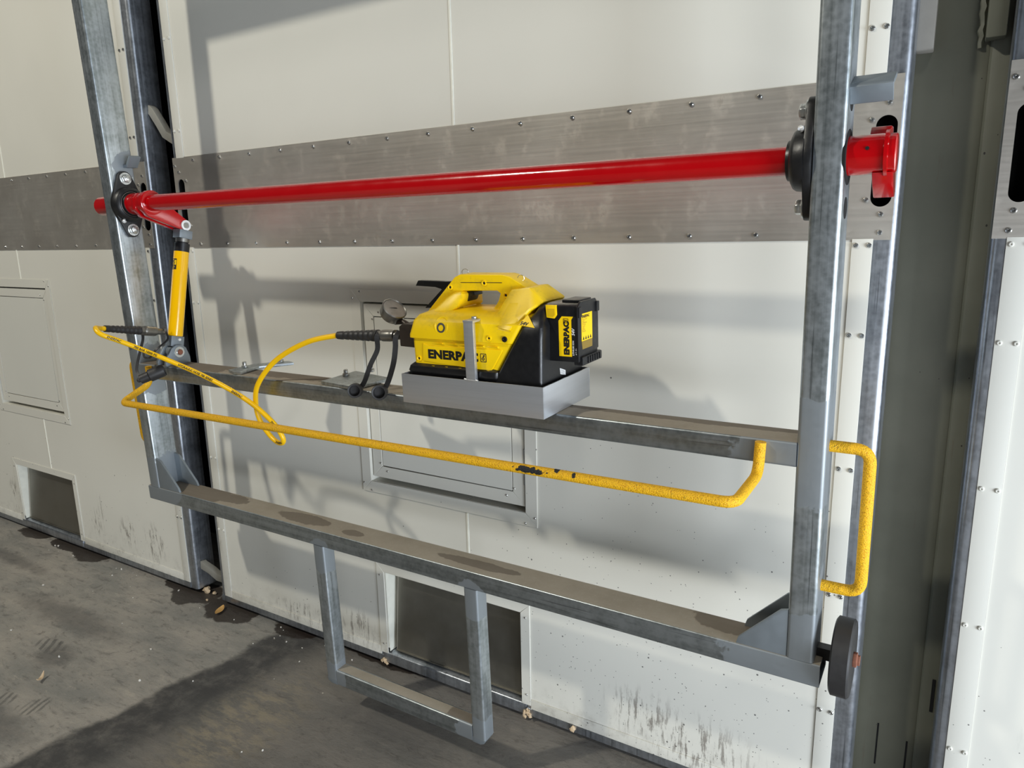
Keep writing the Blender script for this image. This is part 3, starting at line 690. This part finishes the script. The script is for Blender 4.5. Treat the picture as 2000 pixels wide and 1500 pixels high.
def text_into(mb, s, size, org, xd, yd, mat=0, bold=.0, ext=.0, shear=0, center=False, depth=.0003, cond=1.0):
    cu = bpy.data.curves.new('t', 'FONT'); cu.body = s; cu.size = size; cu.offset = bold*size; cu.shear = shear; cu.space_character = cond
    cu.resolution_u = 2
    if center: cu.align_x = 'CENTER'
    o = bpy.data.objects.new('t', cu); COL.objects.link(o)
    dg = bpy.context.evaluated_depsgraph_get(); dg.update(); me = bpy.data.meshes.new_from_object(o.evaluated_get(dg))
    xd, yd, org = V3(xd).normalized(), V3(yd).normalized(), V3(org); nd = xd.cross(yd).normalized()
    pts = [(v.co.x, v.co.y) for v in me.vertices]; fs = [tuple(p.vertices) for p in me.polygons]
    bpy.data.objects.remove(o); bpy.data.curves.remove(cu); bpy.data.meshes.remove(me)
    if callable(ext):                    # lettering that wraps a curved surface needs short edges
        bm = bmesh.new(); vs = [bm.verts.new((x, y, 0)) for x, y in pts]
        for f in fs:
            try: bm.faces.new([vs[i] for i in f])
            except ValueError: pass
        for _ in range(3):
            bmesh.ops.triangulate(bm, faces=bm.faces[:])
            es = [e for e in bm.edges if e.calc_length() > size*.16]
            if es: bmesh.ops.subdivide_edges(bm, edges=es, cuts=1)
        bmesh.ops.triangulate(bm, faces=bm.faces[:]); bm.verts.index_update()
        pts = [(v.co.x, v.co.y) for v in bm.verts]; fs = [tuple(v.index for v in f.verts) for f in bm.faces]; bm.free()
    if callable(ext): mb.add([ext(x, y) for x, y in pts], fs, mat)
    else: mb.add([org+xd*x+yd*y+nd*depth for x, y in pts], fs, mat)
    return max((p[0] for p in pts), default=0)

# hydraulic cylinder
A0, A1 = V3((-2.284, .058, .553)), V3((-2.284, .17, zc-.082)); ax = (A1-A0).normalized(); AL = (A1-A0).length
base = (-2.284, .058, .545)
CY = fthing('hydraulic_cylinder', base, 'yellow hydraulic cylinder standing upright between middle rail and red lever', 'cylinder')
def Cp(name, mb, mats, bevel=0, parent=CY, off=base): return put(name, mb.mesh(name, mats, bevel, off), parent)
body = Cp('barrel', MB().lathe(A0+ax*.058, ax, [(0, .024), (.002, .0265), (.316, .0265), (.318, .024)], 36), M_YCYL)
Cp('collar', MB().lathe(A0+ax*.374, ax, [(0, .027), (.031, .027), (.032, .021), (.036, .021)], 32), M_BLACK)
Cp('lock_ring', MB().lathe(A0+ax*.409, ax, [(0, .020), (.001, .024), (.014, .024), (.015, .020)], 32), M_STEELD)
xx = V3((1, 0, 0)); yy = ax.cross(xx).normalized()
def abox(h0, h1, hx, hy):
    return [[A0+ax*h+xx*a+yy*b for a, b in ((-hx, -hy), (hx, -hy), (hx, hy), (-hx, hy))] for h in (h0, h1)]
m = MB().rings(abox(.424, AL-.018, .021, .026)); m.lathe(A1-xx*.0105, xx, [(0, .022), (.021, .022)], 20)
Cp('rod_eye', m, M_ZINC, .001)
m = MB().rings(abox(.02, .058, .018, .026)); m.lathe(A0-xx*.018, xx, [(0, .024), (.036, .024)], 20)
Cp('base_eye', m, M_ZINC, .001)
Cp('plug', MB().lathe(A0+ax*.046+xx*.018+yy*.006, xx, [(0, .006), (.004, .005)], 10), M_RING)
m = MB()
def onbar(u_, h, r): a = u_; d = xx*math.cos(a)+yy*math.sin(a); return A0+ax*h+d*r
toward = math.atan2(V3((-.0, -1, 0)).dot(yy), 0.35)
s_y = 1 if V3((0, -1, 0)).dot(yy) > 0 else -1
def patch(mb, a0, a1, h0, h1, r, mat, n=6):
    rs = [[onbar(a0+(a1-a0)*i/n, h, r) for i in range(n+1)] for h in (h0, h1)]
    mb.add(rs[0]+rs[1], [(i, i+1, n+1+i+1, n+1+i) for i in range(n)], mat)
ac = s_y*math.radians(88)
patch(m, ac-.42, ac+.42, .305, .345, .0268, 0)
for k in range(7):
    h = .308+k*.0052; patch(m, ac-.32+.1*(k % 3), ac+.05+.12*(k % 2), h, h+.0022, .02695, 1, 3)
patch(m, ac+.15, ac+.36, .322, .340, .02695, 1, 3)
put('label', m.mesh('label', [M_LABELK, M_LABELY], 0, base), body)

# hose with couplings
HS0 = V3((-2.284, .030, .632)); HS1 = V3((-2.262, -.196, .679)); hd = (HS1-HS0).normalized(); HL = (HS1-HS0).length
PC = V3((-1.118, .02, .678)); PE = V3((-1.380, .02, .666)); pd = (PE-PC).normalized(); PLn = (PE-PC).length
base = (-1.70, -.03, .30)
HO = fthing('hydraulic_hose', base, 'yellow printed hydraulic hose looping from the cylinder to the pump', 'hose')
def Hp(name, mb, mats, bevel=0, parent=HO, off=base): return put(name, mb.mesh(name, mats, bevel, off), parent)
def catmull(P, n=10):
    P = [V3(p) for p in P]; out = []
    for i in range(len(P)-1):
        p0, p1, p2, p3 = P[max(i-1, 0)], P[i], P[i+1], P[min(i+2, len(P)-1)]
        for k in range(n):
            t = k/n; out.append(.5*((2*p1)+(p2-p0)*t+(2*p0-5*p1+4*p2-p3)*t*t+(3*p1-p0-3*p2+p3)*t**3))
    out.append(P[-1]); return out
hp = [HS0+hd*(HL-.02), HS1, HS1+hd*.022+V3((.006, 0, .0)), (-2.218, -.248, .690), (-2.185, -.252, .672), (-2.156, -.205, .641), (-2.091, -.14, .591), (-1.916, -.08, .516), (-1.759, -.05, .445), (-1.658, -.04, .381),
      (-1.622, -.034, .332), (-1.632, -.026, .306), (-1.667, -.02, .302), (-1.705, -.017, .322), (-1.735, -.022, .365), (-1.741, -.027, .423), (-1.707, -.035, .498), (-1.623, -.02, .581), (-1.496, .0, .642), PE-pd*.0, PE-pd*.04]
hc = catmull(hp, 10)
hose = Hp('hose_line', MB().tube(hc, .0082, 24), M_HOSE)
# lettering printed along the hose
cum = [0]
for i in range(1, len(hc)): cum.append(cum[-1]+(hc[i]-hc[i-1]).length)
camv = FM.inverted() @ V3((0, CAM_Y, CAM_Z))
def hose_pt(s, y):
    s = max(0, min(cum[-1]-1e-5, s)); i = 0
    while cum[i+1] < s: i += 1
    t = (s-cum[i])/(cum[i+1]-cum[i]); p = hc[i].lerp(hc[i+1], t); d = (hc[i+1]-hc[i]).normalized()
    nn = V3((.35, -1, .45)); nn = (nn-d*nn.dot(d)).normalized(); b = nn.cross(d)
    a = y/.0082
    return p+(nn*math.cos(a)+b*math.sin(a))*.0086
def hose_text(s0, s):
    mt = MB(); text_into(mt, s, .0105, (0,0,0), (1,0,0), (0,1,0), bold=.03, ext=lambda x, y: hose_pt(s0+x, y-.0035))
    put('hose_print', mt.mesh('hose_print', M_LABELK, 0, base), hose)
for s0, s in ((.15, 'ENERPAC'), (.235, '700 BAR 10000 PSI'), (.40, 'HYDRAULIC HOSE 700 SERIES'), (.62, 'ENERPAC'), (.80, '700 BAR'), (.88, 'ENERPAC')): hose_text(s0, s)
def sleeve(p, d, L, r0, r1, par):
    k = 7; prof = [(0, r0*.8), (.002, r0)]
    for i in range(k):
        h = .008+i*(L-.02)/k; r = r0+(r1-r0)*i/k; prof += [(h, r), (h+.004, r*.90), (h+.008, r*.90), (h+.012, r)]
    prof += [(L, r1), (L, r1*.7)]
    Hp('grip_sleeve', MB().lathe(p, d, prof, 20), M_RUB)
def coupling(p, d, L):
    m = MB().lathe(p, d, [(0, .010), (.0, .0115), (L*.42, .0115), (L*.42, .0165), (L*.5, .0175), (L*.56, .0165), (L*.62, .0175), (L*.95, .0175), (L*.97, .0155), (L, .015)], 24)
    m.lathe(p+d*L, d, [(0, .0165), (.014, .0165)], 6)
    return Hp('coupling', m, M_STEELD, .0008)
coupling(HS0, hd, .085); sleeve(HS0+hd*.098, hd, HL-.098, .0155, .0115, None)
coupling(PC, pd, .085); sleeve(PC+pd*.098, pd, PLn-.098, .0175, .012, None)
def dust_cap(p, d, r, par, off, L=.045):
    d = V3(d).normalized()
    m = MB().lathe(p, d, [(0, r*.5), (0, r*.75), (L*.35, r*.8), (L*.4, r), (L*.9, r), (L, r*.93), (L*.98, r*.74), (L*.55, r*.70), (L*.55, .001)], 22)
    m.lathe(V3(p)-d*.012, d, [(0, .004), (.004, .008), (.012, .008)], 10)
    put('dust_cap', m.mesh('dust_cap', M_RUB, 0, off), par)
def strap(pts, wd, par, off):
    pts = catmull(pts, 6); rs = []
    for i, p in enumerate(pts):
        t = (pts[min(i+1, len(pts)-1)]-pts[max(i-1, 0)]).normalized(); s1 = V3((.8, -.6, 0)).cross(t).normalized(); s1 = V3((.84, .5, .0)); s1 = (s1-t*s1.dot(t)).normalized(); n1 = t.cross(s1).normalized()
        w_ = wd*(1.0 if 1 < i < len(pts)-2 else 1.5)
        rs.append([p+s1*w_+n1*.0015, p-s1*w_+n1*.0015, p-s1*w_-n1*.0015, p+s1*w_-n1*.0015])
    put('cap_strap', MB().rings(rs).mesh('cap_strap', M_RUB, 0, off), par)
# cap of the hose end near the cylinder hangs by the left post, cap of the pump-side hose by the rail
dust_cap((-2.262, -.100, .480), (.36, .48, .20), .0225, HO, base, .085)
strap([HS0+hd*.092, HS0+hd*.092+V3((.0, .0, -.03)), (-2.285, -.075, .57), (-2.285, -.095, .515), (-2.266, -.098, .492)], .0045, HO, base)
strap([HS0+V3((0, 0, .018)), HS0+V3((.022, -.005, .0)), HS0+V3((.012, .0, -.03)), (-2.275, -.015, .575), (-2.30, -.03, .545), (-2.335, -.03, .545), (-2.36, -.015, .56)], .0035, HO, base)
dust_cap((-1.292, -.012, .512), (.55, -.80, .15), .0215, HO, base)
strap([PC+pd*.09+V3((0, 0, .012)), PC+pd*.09+V3((0, -.018, -.0)), PC+pd*.095+V3((-.005, -.01, -.04)), (-1.24, .0, .59), (-1.268, -.004, .535), (-1.285, -.008, .518)], .007, HO, base)

# pump tray
base = (-.85, .07, .509)
TR = fthing('pump_tray', base, 'shallow open aluminium tray with upright strap holding the yellow pump', 'tray')
def Tp(name, mb, mats, bevel=0, parent=TR, off=base): return put(name, mb.mesh(name, mats, bevel, off), parent)
x0, x1, y0, y1, z0, z1, t_ = -1.072, -.629, -.061, .198, .5085, .589, .004
Tp('tray_floor', MB().box(x0+t_, x1-t_, y0+t_, y1-t_, z0, z0+.003), M_ALU)
for n_, b in (('front', (x0, x1, y0, y0+t_)), ('back', (x0, x1, y1-t_, y1)), ('left', (x0, x0+t_, y0+t_, y1-t_)), ('right', (x1-t_, x1, y0+t_, y1-t_))):
    Tp('side_wall', MB().box(*b, z0, z1), M_ALU, .0012)
Tp('strap_upright', MB().box(-.855, -.826, y0-.0005, y0+.011, z1-.004, .738), M_ALU, .0015)
Tp('weld', MB().tube([(-.862+i*.006, y0+.002, z1+.001+random.uniform(-.001, .001)) for i in range(8)], .003, 6), M_ALU)
st = Tp('strap_top', MB().box(-.856, -.825, y0-.001, .06, .738, .744), M_ALU, .001)
m = MB().lathe((-.842, -.030, .744), (0, 0, 1), [(0, .007), (.006, .007)], 6); put('bolt', m.mesh('bolt', M_BOLT, .0005, base, 1), st)

# ------------------------------------------------------------------ pump
base = (-.85, .075, .5125)
PU = fthing('hydraulic_pump', base, 'yellow and black cordless hydraulic pump with carrying handle and battery', 'pump')
def Pp(name, mb, mats, bevel=0, parent=PU, seg=2): return put(name, mb.mesh(name, mats, bevel, base, seg), parent)
def rring(t, uL, uR, vF, vB, r=.012, n=3, slope=0.0):
    pts = []
    for (cx, cyy, s) in ((uR-r, vB-r, 0), (uL+r, vB-r, 1), (uL+r, vF+r, 2), (uR-r, vF+r, 3)):
        for i in range(n+1):
            a = PI/2*(s+i/n); pts.append((cx+r*math.cos(a), cyy+r*math.sin(a), t))
    return pts
dg_ = lambda t: -.781+(t-.598)*.62
bodym = MB().rings([rring(.592, -1.045, dg_(.592), -.035, .185), rring(.684, -1.047, dg_(.684), -.036, .186), rring(.687, -1.0535, dg_(.687), -.043, .193), rring(.695, -1.053, dg_(.695), -.043, .193),
                    rring(.733, -1.041, dg_(.733), -.037, .187), rring(.747, -1.034, dg_(.747), -.022, .172, .016), rring(.757, -1.012, dg_(.757), .006, .144, .02), rring(.761, -.99, dg_(.761), .03, .12, .02)])
yb = Pp('yellow_body', bodym, M_YEL)
# handle loop
OU = [(-1.058, .738), (-.950, .842), (-.932, .8495), (-.798, .8495), (-.776, .844), (-.722, .815), (-.668, .783), (-.668, .74), (-.86, .74)]
IN = [(-.925, .757), (-.938, .797), (-.926, .806), (-.816, .808), (-.806, .801), (-.813, .782), (-.826, .764), (-.835, .757), (-.87, .7555)]
y0, y1 = .043, .107
hm = MB().rings([[(a, y0, b) for a, b in OU], [(a, y0, b) for a, b in IN], [(a, y1, b) for a, b in IN], [(a, y1, b) for a, b in OU]], 0, False, True)
hd_ = Pp('handle', hm, M_YEL, .009, seg=3)
Pp('handle_seam', MB().tube([(-.93, .0425, .828), (-.80, .0425, .829)], .0008, 6), M_LABELK, parent=hd_)
def wedge(front, back=None, c=.15):
    f = [(u, v, t) for u, v, t in front]; b = [(u, c-v, t) for u, v, t in front]
    n_ = len(f); m = MB()
    return m.add(f+b, [tuple(range(n_)), tuple(range(2*n_-1, n_-1, -1))]+[(i, (i+1) % n_, n_+(i+1) % n_, n_+i) for i in range(n_)])
sh = wedge([(-.795, -.004, .749), (-.770, -.042, .722), (-.724, -.043, .715), (-.690, -.010, .765), (-.662, .018, .786), (-.708, .026, .820), (-.762, .024, .814)])
Pp('rear_shoulder', sh, M_YEL, .006)
sp_ = wedge([(-.783, -.012, .742), (-.764, -.0435, .7265), (-.729, -.0445, .7205), (-.699, -.0135, .763), (-.727, .008, .789), (-.755, .006, .787)])
Pp('shoulder_panel', sp_, M_YEL, .002)
tg = wedge([(-1.0, -.004, .752), (-.965, .022, .79), (-.945, .03, .803), (-.925, .03, .8045), (-.914, .03, .799), (-.924, .012, .765), (-.945, .004, .752)])
Pp('trigger_housing', tg, M_YEL, .007)
Pp('trigger', MB().prism([(-.930, .803), (-.897, .803), (-.896, .793), (-.909, .79), (-.914, .779), (-.923, .775), (-.932, .78)], 'y', .055, .095), M_BLACK, .002)
# black base and motor block
Pp('black_base', MB().rings([rring(.516, -1.055, -.78, -.04, .19), rring(.588, -1.060, -.77, -.042, .192), rring(.597, -1.063, -.77, -.046, .196), rring(.610, -1.058, -.77, -.044, .194), rring(.617, -1.05, -.775, -.036, .186)]), M_BLACK)
mb_ = MB().rings([rring(.516, -.84, -.643, -.043, .193, .01), rring(.585, dg_(.585)+.001, -.6445, -.0405, .1905, .01), rring(.70, dg_(.70)+.001, -.642, -.0385, .1885, .01), rring(.729, dg_(.729)+.001, -.641, -.036, .186, .01),
                 rring(.748, dg_(.748)+.001, -.648, -.020, .170, .01), rring(.766, dg_(.766)+.001, -.653, -.004, .154, .008), rring(.780, -.676, -.655, .018, .132, .008)])
Pp('motor_block', mb_, M_BLACK)
# side plate with maker's lettering, vent ribs
pl = Pp('side_plate', MB().prism([(-1.008, .672), (-.990, .6665), (-.757, .669), (-.7575, .665), (-.793, .611), (-.80, .612), (-.885, .617), (-1.012, .625)], 'y', -.0385, -.030), M_YEL, .0012)
pf = -.0387
m = MB(); wtx = text_into(m, 'ENERPAC', .0315, (-.9925, pf, .6345), (1, 0, .0), (0, 0, 1), bold=.055, cond=1.03)
k_ = .163/max(wtx, .01)
m.v = [(-.9925+(x+.9925)*k_, y, z) for x, y, z in m.v]
put('maker_lettering', m.mesh('maker_lettering', M_LABELK, 0, base), pl)
def logo(mb, c, h, xd, yd, mat=0):
    xd, yd, c = V3(xd), V3(yd), V3(c); nd = xd.cross(yd)
    def quad(a, b, w_):
        a, b = V3(a+(0,)), V3(b+(0,)); d = (b-a).normalized(); s = V3((-d.y, d.x, 0))*w_
        ps = [a+s, a-s, b-s, b+s]; mb.add([c+xd*p.x*h+yd*p.y*h+nd*.0003 for p in ps], [(0, 1, 2, 3)], mat)
    for a, b in (((-.40, -.5), (.40, -.5)), ((-.40, .5), (.40, .5)), ((-.40, -.5), (-.40, .5)), ((.40, -.5), (.40, .5))): quad(a, b, .045)
    n_ = 16
    ri = [(-.04+.10*math.cos(2*PI*i/n_), -.14+.10*math.sin(2*PI*i/n_)) for i in range(n_)]; ro = [(-.04+.21*math.cos(2*PI*i/n_), -.14+.21*math.sin(2*PI*i/n_)) for i in range(n_)]
    mb.add([c+xd*p[0]*h+yd*p[1]*h+nd*.0003 for p in ri+ro], [(i, (i+1) % n_, n_+(i+1) % n_, n_+i) for i in range(n_)], mat)
    quad((-.02, .05), (.08, .30), .06); mb.add([c+xd*p[0]*h+yd*p[1]*h+nd*.0003 for p in ((-.10, .24), (.22, .16), (.18, .42))], [(0, 1, 2)], mat)
m = MB(); logo(m, (-.8135, pf, .6455), .0205, (1, 0, 0), (0, 0, 1)); put('emblem', m.mesh('emblem', M_LABELK, 0, base), pl)
for k in range(5):
    u = -.978+k*.0435; put('vent_rib', MB().add([(u, -.036, .672), (u+.036, -.036, .672), (u+.036, -.042, .6765), (u, -.036, .6765), (u+.036, -.036, .6765)], [(0, 1, 2), (0, 2, 3), (1, 4, 2), (3, 2, 4), (0, 3, 4, 1)]).mesh('vent_rib', M_YEL, 0, base), yb)
    u = -1.008+k*.044; 
    if k < 5: put('vent_rib', MB().add([(u, -.035, .609), (u+.036, -.035, .609), (u+.036, -.0415, .6145-.001), (u, -.035, .6145), (u+.036, -.035, .6145)], [(0, 1, 2), (0, 2, 3), (1, 4, 2), (3, 2, 4), (0, 3, 4, 1)]).mesh('vent_rib', M_YEL, 0, base), yb)
# screw bosses
bs = MB().lathe((0, .002, 0), (0, -1, 0), [(0, .0078), (.004, .0072), (.0045, .0055), (.002, .0042)], 14, 0); bs.lathe((0, .002, 0), (0, -1, 0), [(.0018, .0044), (.0025, .001)], 12, 1)
BOSS = bs.mesh('screw_boss', [M_YEL, M_DARK])
for u, v, t in ((-1.026, -.036, .630), (-.791, -.0425, .697), (-1.012, .036, .7485), (-.966, .0425, .8145), (-.855, .0425, .827), (-.789, .0425, .7965), (-.739, .004, .768)):
    put('screw_boss', BOSS, PU, V3((u, v, t))-V3(base))
Pp('screw_boss', MB().lathe((-.744, -.0425, .698), (0, -1, 0), [(0, .0075), (.003, .007), (.003, .004), (.001, .003)], 14), M_BLACK)
sr = Pp('relief_screw', MB().lathe((-.943, -.030, .716), (0, -1, .12), [(0, .0145), (.010, .0135), (.0105, .0085), (.006, .0075), (.006, .001)], 6*4), M_STEELD)
Pp('screw_recess', MB().tube([(-.943+.020*math.cos(a*PI/14), -.0385+.012*max(0, math.sin(a*PI/14)), .722+.022*math.sin(a*PI/14)) for a in range(28)], .003, 8, closed=True), M_YEL)
# volt sticker
T = [V3(p) for p in ((-.688, -.020, .7575), (-.705, -.0385, .735), (-.661, -.0355, .7285))]
Tn = (T[1]-T[0]).cross(T[2]-T[0]).normalized()
if Tn.y > 0: Tn = -Tn
m = MB().add([p+Tn*.0012 for p in T]+[p-Tn*.002 for p in T], [(0, 1, 2), (5, 4, 3), (0, 3, 4, 1), (1, 4, 5, 2), (2, 5, 3, 0)], 0)
xd = (T[2]-T[1]).normalized(); ydd = Tn.cross(xd); ydd = ydd if ydd.z > 0 else -ydd
text_into(m, '54V', .0125, T[1]+xd*.0035+ydd*.0015+Tn*.0014, xd, ydd, 1, bold=.035, shear=.15)
Pp('voltage_sticker', m, [M_LABELY, M_LABELK])
m = MB().add([(-.6436, .055, .613), (-.6436, .085, .602), (-.6436, .085, .584+.005), (-.6436, .057, .597)], [(0, 1, 2, 3)]); m.add([(-.6450, .055, .613), (-.6450, .085, .602), (-.6450, .085, .589), (-.6450, .057, .597)], [(3, 2, 1, 0)])
for k in range(4): m.add([(-.6434, .059, .609-k*.0032), (-.6434, .081, .601-k*.0032), (-.6434, .081, .600-k*.0032), (-.6434, .059, .608-k*.0032)], [(0, 1, 2, 3)], 1)
Pp('rating_sticker', m, [M_LABELW, M_LABELK])
# release lever behind the handle, strut
Pp('valve_lever', MB().prism([(-1.168, .806), (-1.157, .822), (-1.09, .8215), (-1.055, .820), (-1.0, .822), (-.99, .812), (-1.03, .806), (-1.048, .797), (-1.06, .79), (-1.075, .798), (-1.095, .803)], 'y', .142, .158), M_BLACK, .002)
Pp('valve_housing', MB().prism([(-1.115, .745), (-1.05, .80), (-.99, .835), (-.97, .83), (-.97, .75)], 'y', .112, .15), M_BLACK, .003)
def keyring(c, xd, r):
    xd = V3(xd).normalized(); z = V3((0, 0, 1)); put('split_ring', MB().tube([V3(c)+xd*r*math.cos(a*PI/12)+z*r*math.sin(a*PI/12) for a in range(24)], .0008, 6, closed=True).mesh('split_ring', M_CHROME, 0, base), PU)
keyring((-.935, .072, .853), (.8, .6, 0), .0085); keyring((-.760, .072, .838), (.8, .6, 0), .0085)
# manifold and gauge
mf = Pp('manifold', MB().prism([(-1.118, .652), (-1.04, .650), (-1.04, .716), (-1.105, .716), (-1.118, .708)], 'y', -.004, .062), M_BRONZE, .003)
GC = V3((-1.158, .03, .752)); GN = V3((.70, -.12, .70)).normalized()
Pp('gauge_stem', MB().tube(catmull([(-1.112, .03, .70), (-1.128, .03, .715), GC-GN*.012+V3((.006, 0, -.030))], 5), [.010]*4+[.008]*7, 12), M_BRONZE)
gg = Pp('pressure_gauge', MB().lathe(GC-GN*.030, GN, [(0, .026), (.0, .032), (.004, .0345), (.024, .0345), (.025, .0370), (.031, .0370), (.033, .0345), (.030, .0330)], 36), M_STEELD)
put('gauge_face', MB().lathe(GC-GN*.001, GN, [(0, .0332), (.001, .0325), (.002, .001)], 32).mesh('gauge_face', M_GLASS, 0, base), gg)
a1 = GN.cross(V3((0, 0, 1))).normalized(); a2 = a1.cross(GN)
put('gauge_needle', MB().add([GC+GN*.0015+a1*.02+a2*.006, GC+GN*.0015-a1*.008+a2*.002, GC+GN*.0015-a1*.008-a2*.002], [(0, 1, 2)]).mesh('gauge_needle', M_LABELK, 0, base), gg)
# strap and cap on the pump-side coupler
dust_cap((-1.196, -.012, .516), (.55, -.80, .15), .0225, PU, base, .05)
strap([(-1.135, .02, .69), (-1.136, .0, .675), (-1.140, .0, .645), (-1.150, -.002, .60), (-1.172, -.004, .548), (-1.186, -.010, .522)], .0075, PU, base)
# battery
b0, b1, c0, c1, e0, e1 = -.652, -.564, .004, .112, .642, .785
BT = Pp('battery', MB().prism([(c0, e0), (c1, e0), (c1, e1-.012), (c1-.012, e1), (c0+.012, e1), (c0, e1-.006)], 'x', b0, b1), M_BLACK, .003)
def Bp(name, mb, mats, bevel=0): return put(name, mb.mesh(name, mats, bevel, base), BT)
Bp('end_cap', MB().prism([(c0-.003, e0+.02), (c1+.003, e0+.02), (c1+.003, e1-.010), (c1-.012, e1+.004), (c0+.014, e1+.004), (c0-.003, e1-.008)], 'x', b1-.0045, b1+.001), M_BLACK, .0015)
Bp('top_ridge', MB().box(b0+.035, b1-.006, c0+.02, c1-.02, e1-.002, e1+.007), M_BLACK, .003)
ft = MB().box(b1-.018, b1+.007, c0+.008, c1+.012, e0-.010, e0+.013)
Bp('foot_bumper', ft, M_BLACK, .005)
for k in range(6):
    y = c0+.035+k*.013; Bp('bumper_rib', MB().box(b1+.005, b1+.010, y, y+.006, e0-.006, e0+.010), M_BLACK, .001)
for y, z in ((c0+.006, e1-.012), (c1-.004, e1-.008)): Bp('bumper', MB().box(b1-.004, b1+.005, y-.008, y+.008, z-.022, z+.004), M_BLACK, .003)
Bp('release_button', MB().prism([(-.650, .781), (-.621, .781), (-.620, .757), (-.627, .748), (-.648, .750)], 'y', c0-.004, c0+.004), M_LABELY, .0015)
Bp('button_shade_patch', MB().prism([(-.645, .772), (-.625, .772), (-.6245, .757), (-.630, .752), (-.645, .753)], 'y', c0-.0042, c0-.003), simple('painted_shade_yellow', lin(214, 172, 0), .5), 0)  # darker yellow patch paints the shade of a hollow on the button
lb = MB().prism([(-.6165, .656), (-.582, .656), (-.582, .746), (-.577, .754), (-.6075, .754), (-.6165, .743)], 'y', c0-.0008, c0, 0)
lb.prism([(-.5815, .656), (-.566, .656), (-.566, .754), (-.5765, .754), (-.5815, .746)], 'y', c0-.0007, c0, 1)
yf = c0-.0010
wtx = text_into(lb, 'ENERPAC', .0195, (-.589, yf, .660), (0, 0, 1), (-1, 0, 0), 1, bold=.06, cond=.98)
logo(lb, (-.5965, yf, .7435), .0125, (0, 0, 1), (-1, 0, 0), 1)
text_into(lb, 'LITHIUM ION', .0062, (-.5755, yf, .659), (0, 0, 1), (-1, 0, 0), 2, bold=.02)
text_into(lb, '54V', .0105, (-.5735, yf, .708), (0, 0, 1), (-1, 0, 0), 2, bold=.03, shear=.2)
text_into(lb, '4.0 Ah', .0062, (-.5675, yf, .661), (0, 0, 1), (-1, 0, 0), 2, bold=.02)
Bp('battery_label', lb, [M_LABELY, M_LABELK, M_LABELW])
xe = b1+.0018
lb = MB().prism([(.019, .692), (.078, .692), (.078, .759), (.019, .759)], 'x', b1+.0008, xe, 0); lb.prism([(.023, .672), (.0775, .672), (.078, .6915), (.019, .6915)], 'x', b1+.0008, xe-.0002, 2)
text_into(lb, 'ENERPAC', .0095, (xe+.0002, .022, .7485), (0, 1, 0), (0, 0, 1), 1, bold=.03)
for k in range(8):
    z = .7435-k*.0042; text_into(lb, ('54V Li-Ion 4.0 Ah', '216 Wh', 'BATTERY PACK', '54V / 4.0 Ah', 'Li-Ion 54V', 'CE 54V', 'RECYCLE', '54V 216 Wh')[k], .0036, (xe+.0002, .022, z), (0, 1, 0), (0, 0, 1), 1)
for k in range(4): lb.add([(xe+.0002, .024+k*.013, .695), (xe+.0002, .033+k*.013, .695), (xe+.0002, .0285+k*.013, .704)], [(0, 1, 2)], 1)
Bp('rating_label', lb, [M_LABELY, M_LABELK, simple('label_gold', lin(150, 124, 52), .4, .3)])

# ------------------------------------------------------------------ litter on the floor
def leaf(loc, L, wd, rot, curl, label, mat):
    m = MB(); n_ = 9; top = []; 
    for i in range(n_+1):
        t = i/n_; w_ = wd*math.sin(PI*min(1, t*.95+.03))**.8; x = (t-.5)*L; z = .004+curl*(t-.5)**2*L
        top.append([(x, -w_, z+.003), (x, 0, z), (x, w_, z+.004)])
    vs = [p for r in top for p in r]; vs += [(x, y, z-.0012) for x, y, z in vs]; k = 3*(n_+1); fs = []
    for i in range(n_):
        for j in range(2): a = i*3+j; fs += [(a, a+1, a+4, a+3), (k+a+3, k+a+4, k+a+1, k+a)]
        fs += [(i*3, i*3+3, k+i*3+3, k+i*3), (i*3+2, k+i*3+2, k+i*3+5, i*3+5)]
    me = m.add(vs, fs).mesh('leaf', mat); o = put('leaf', me, None, loc); o.rotation_euler = (0, 0, rot); tag(o, label, 'leaf'); return o
leaf((-2.702, -.058, .004), .075, .015, 2.0, .25, 'tan leaf on the wet stain by the middle door corner', M_LEAF)
leaf((-2.868, -.739, .004), .055, .007, 2.2, 1.2, 'pale curled leaf on open floor at lower left', M_CRUMB)
for i, (x, y, r, lab) in enumerate(((-2.915, .03, .019, 'largest tan crumb in the gap below the hinge arm'), (-2.865, .035, .010, 'small tan crumb just right of the largest crumb in the gap'), (-2.845, -.02, .006, 'tiny crumb in front of the gap between doors'))):
    m = MB().ico((0, 0, 0), r, .35, 2, 0, (1, .8, .8)); o = put('crumb', m.mesh('crumb', M_CRUMB), None, (x, y, r*.75)); tag(o, lab, 'crumb')
m = MB()
for k in range(46):
    x = random.uniform(-4.2, -1.7); y = random.uniform(-.8, -.02) if k > 18 else random.uniform(-.10, -.01)
    m.ico((x, y, .002), random.choice((.002, .003, .0035, .005)), .4, 1)
o = put('grit', m.mesh('grit', simple('pale_grit', lin(205, 200, 190), .8, 0, .2, 90))); tag(o, 'scattered pale grit specks on the dark floor', 'grit', kind='stuff')
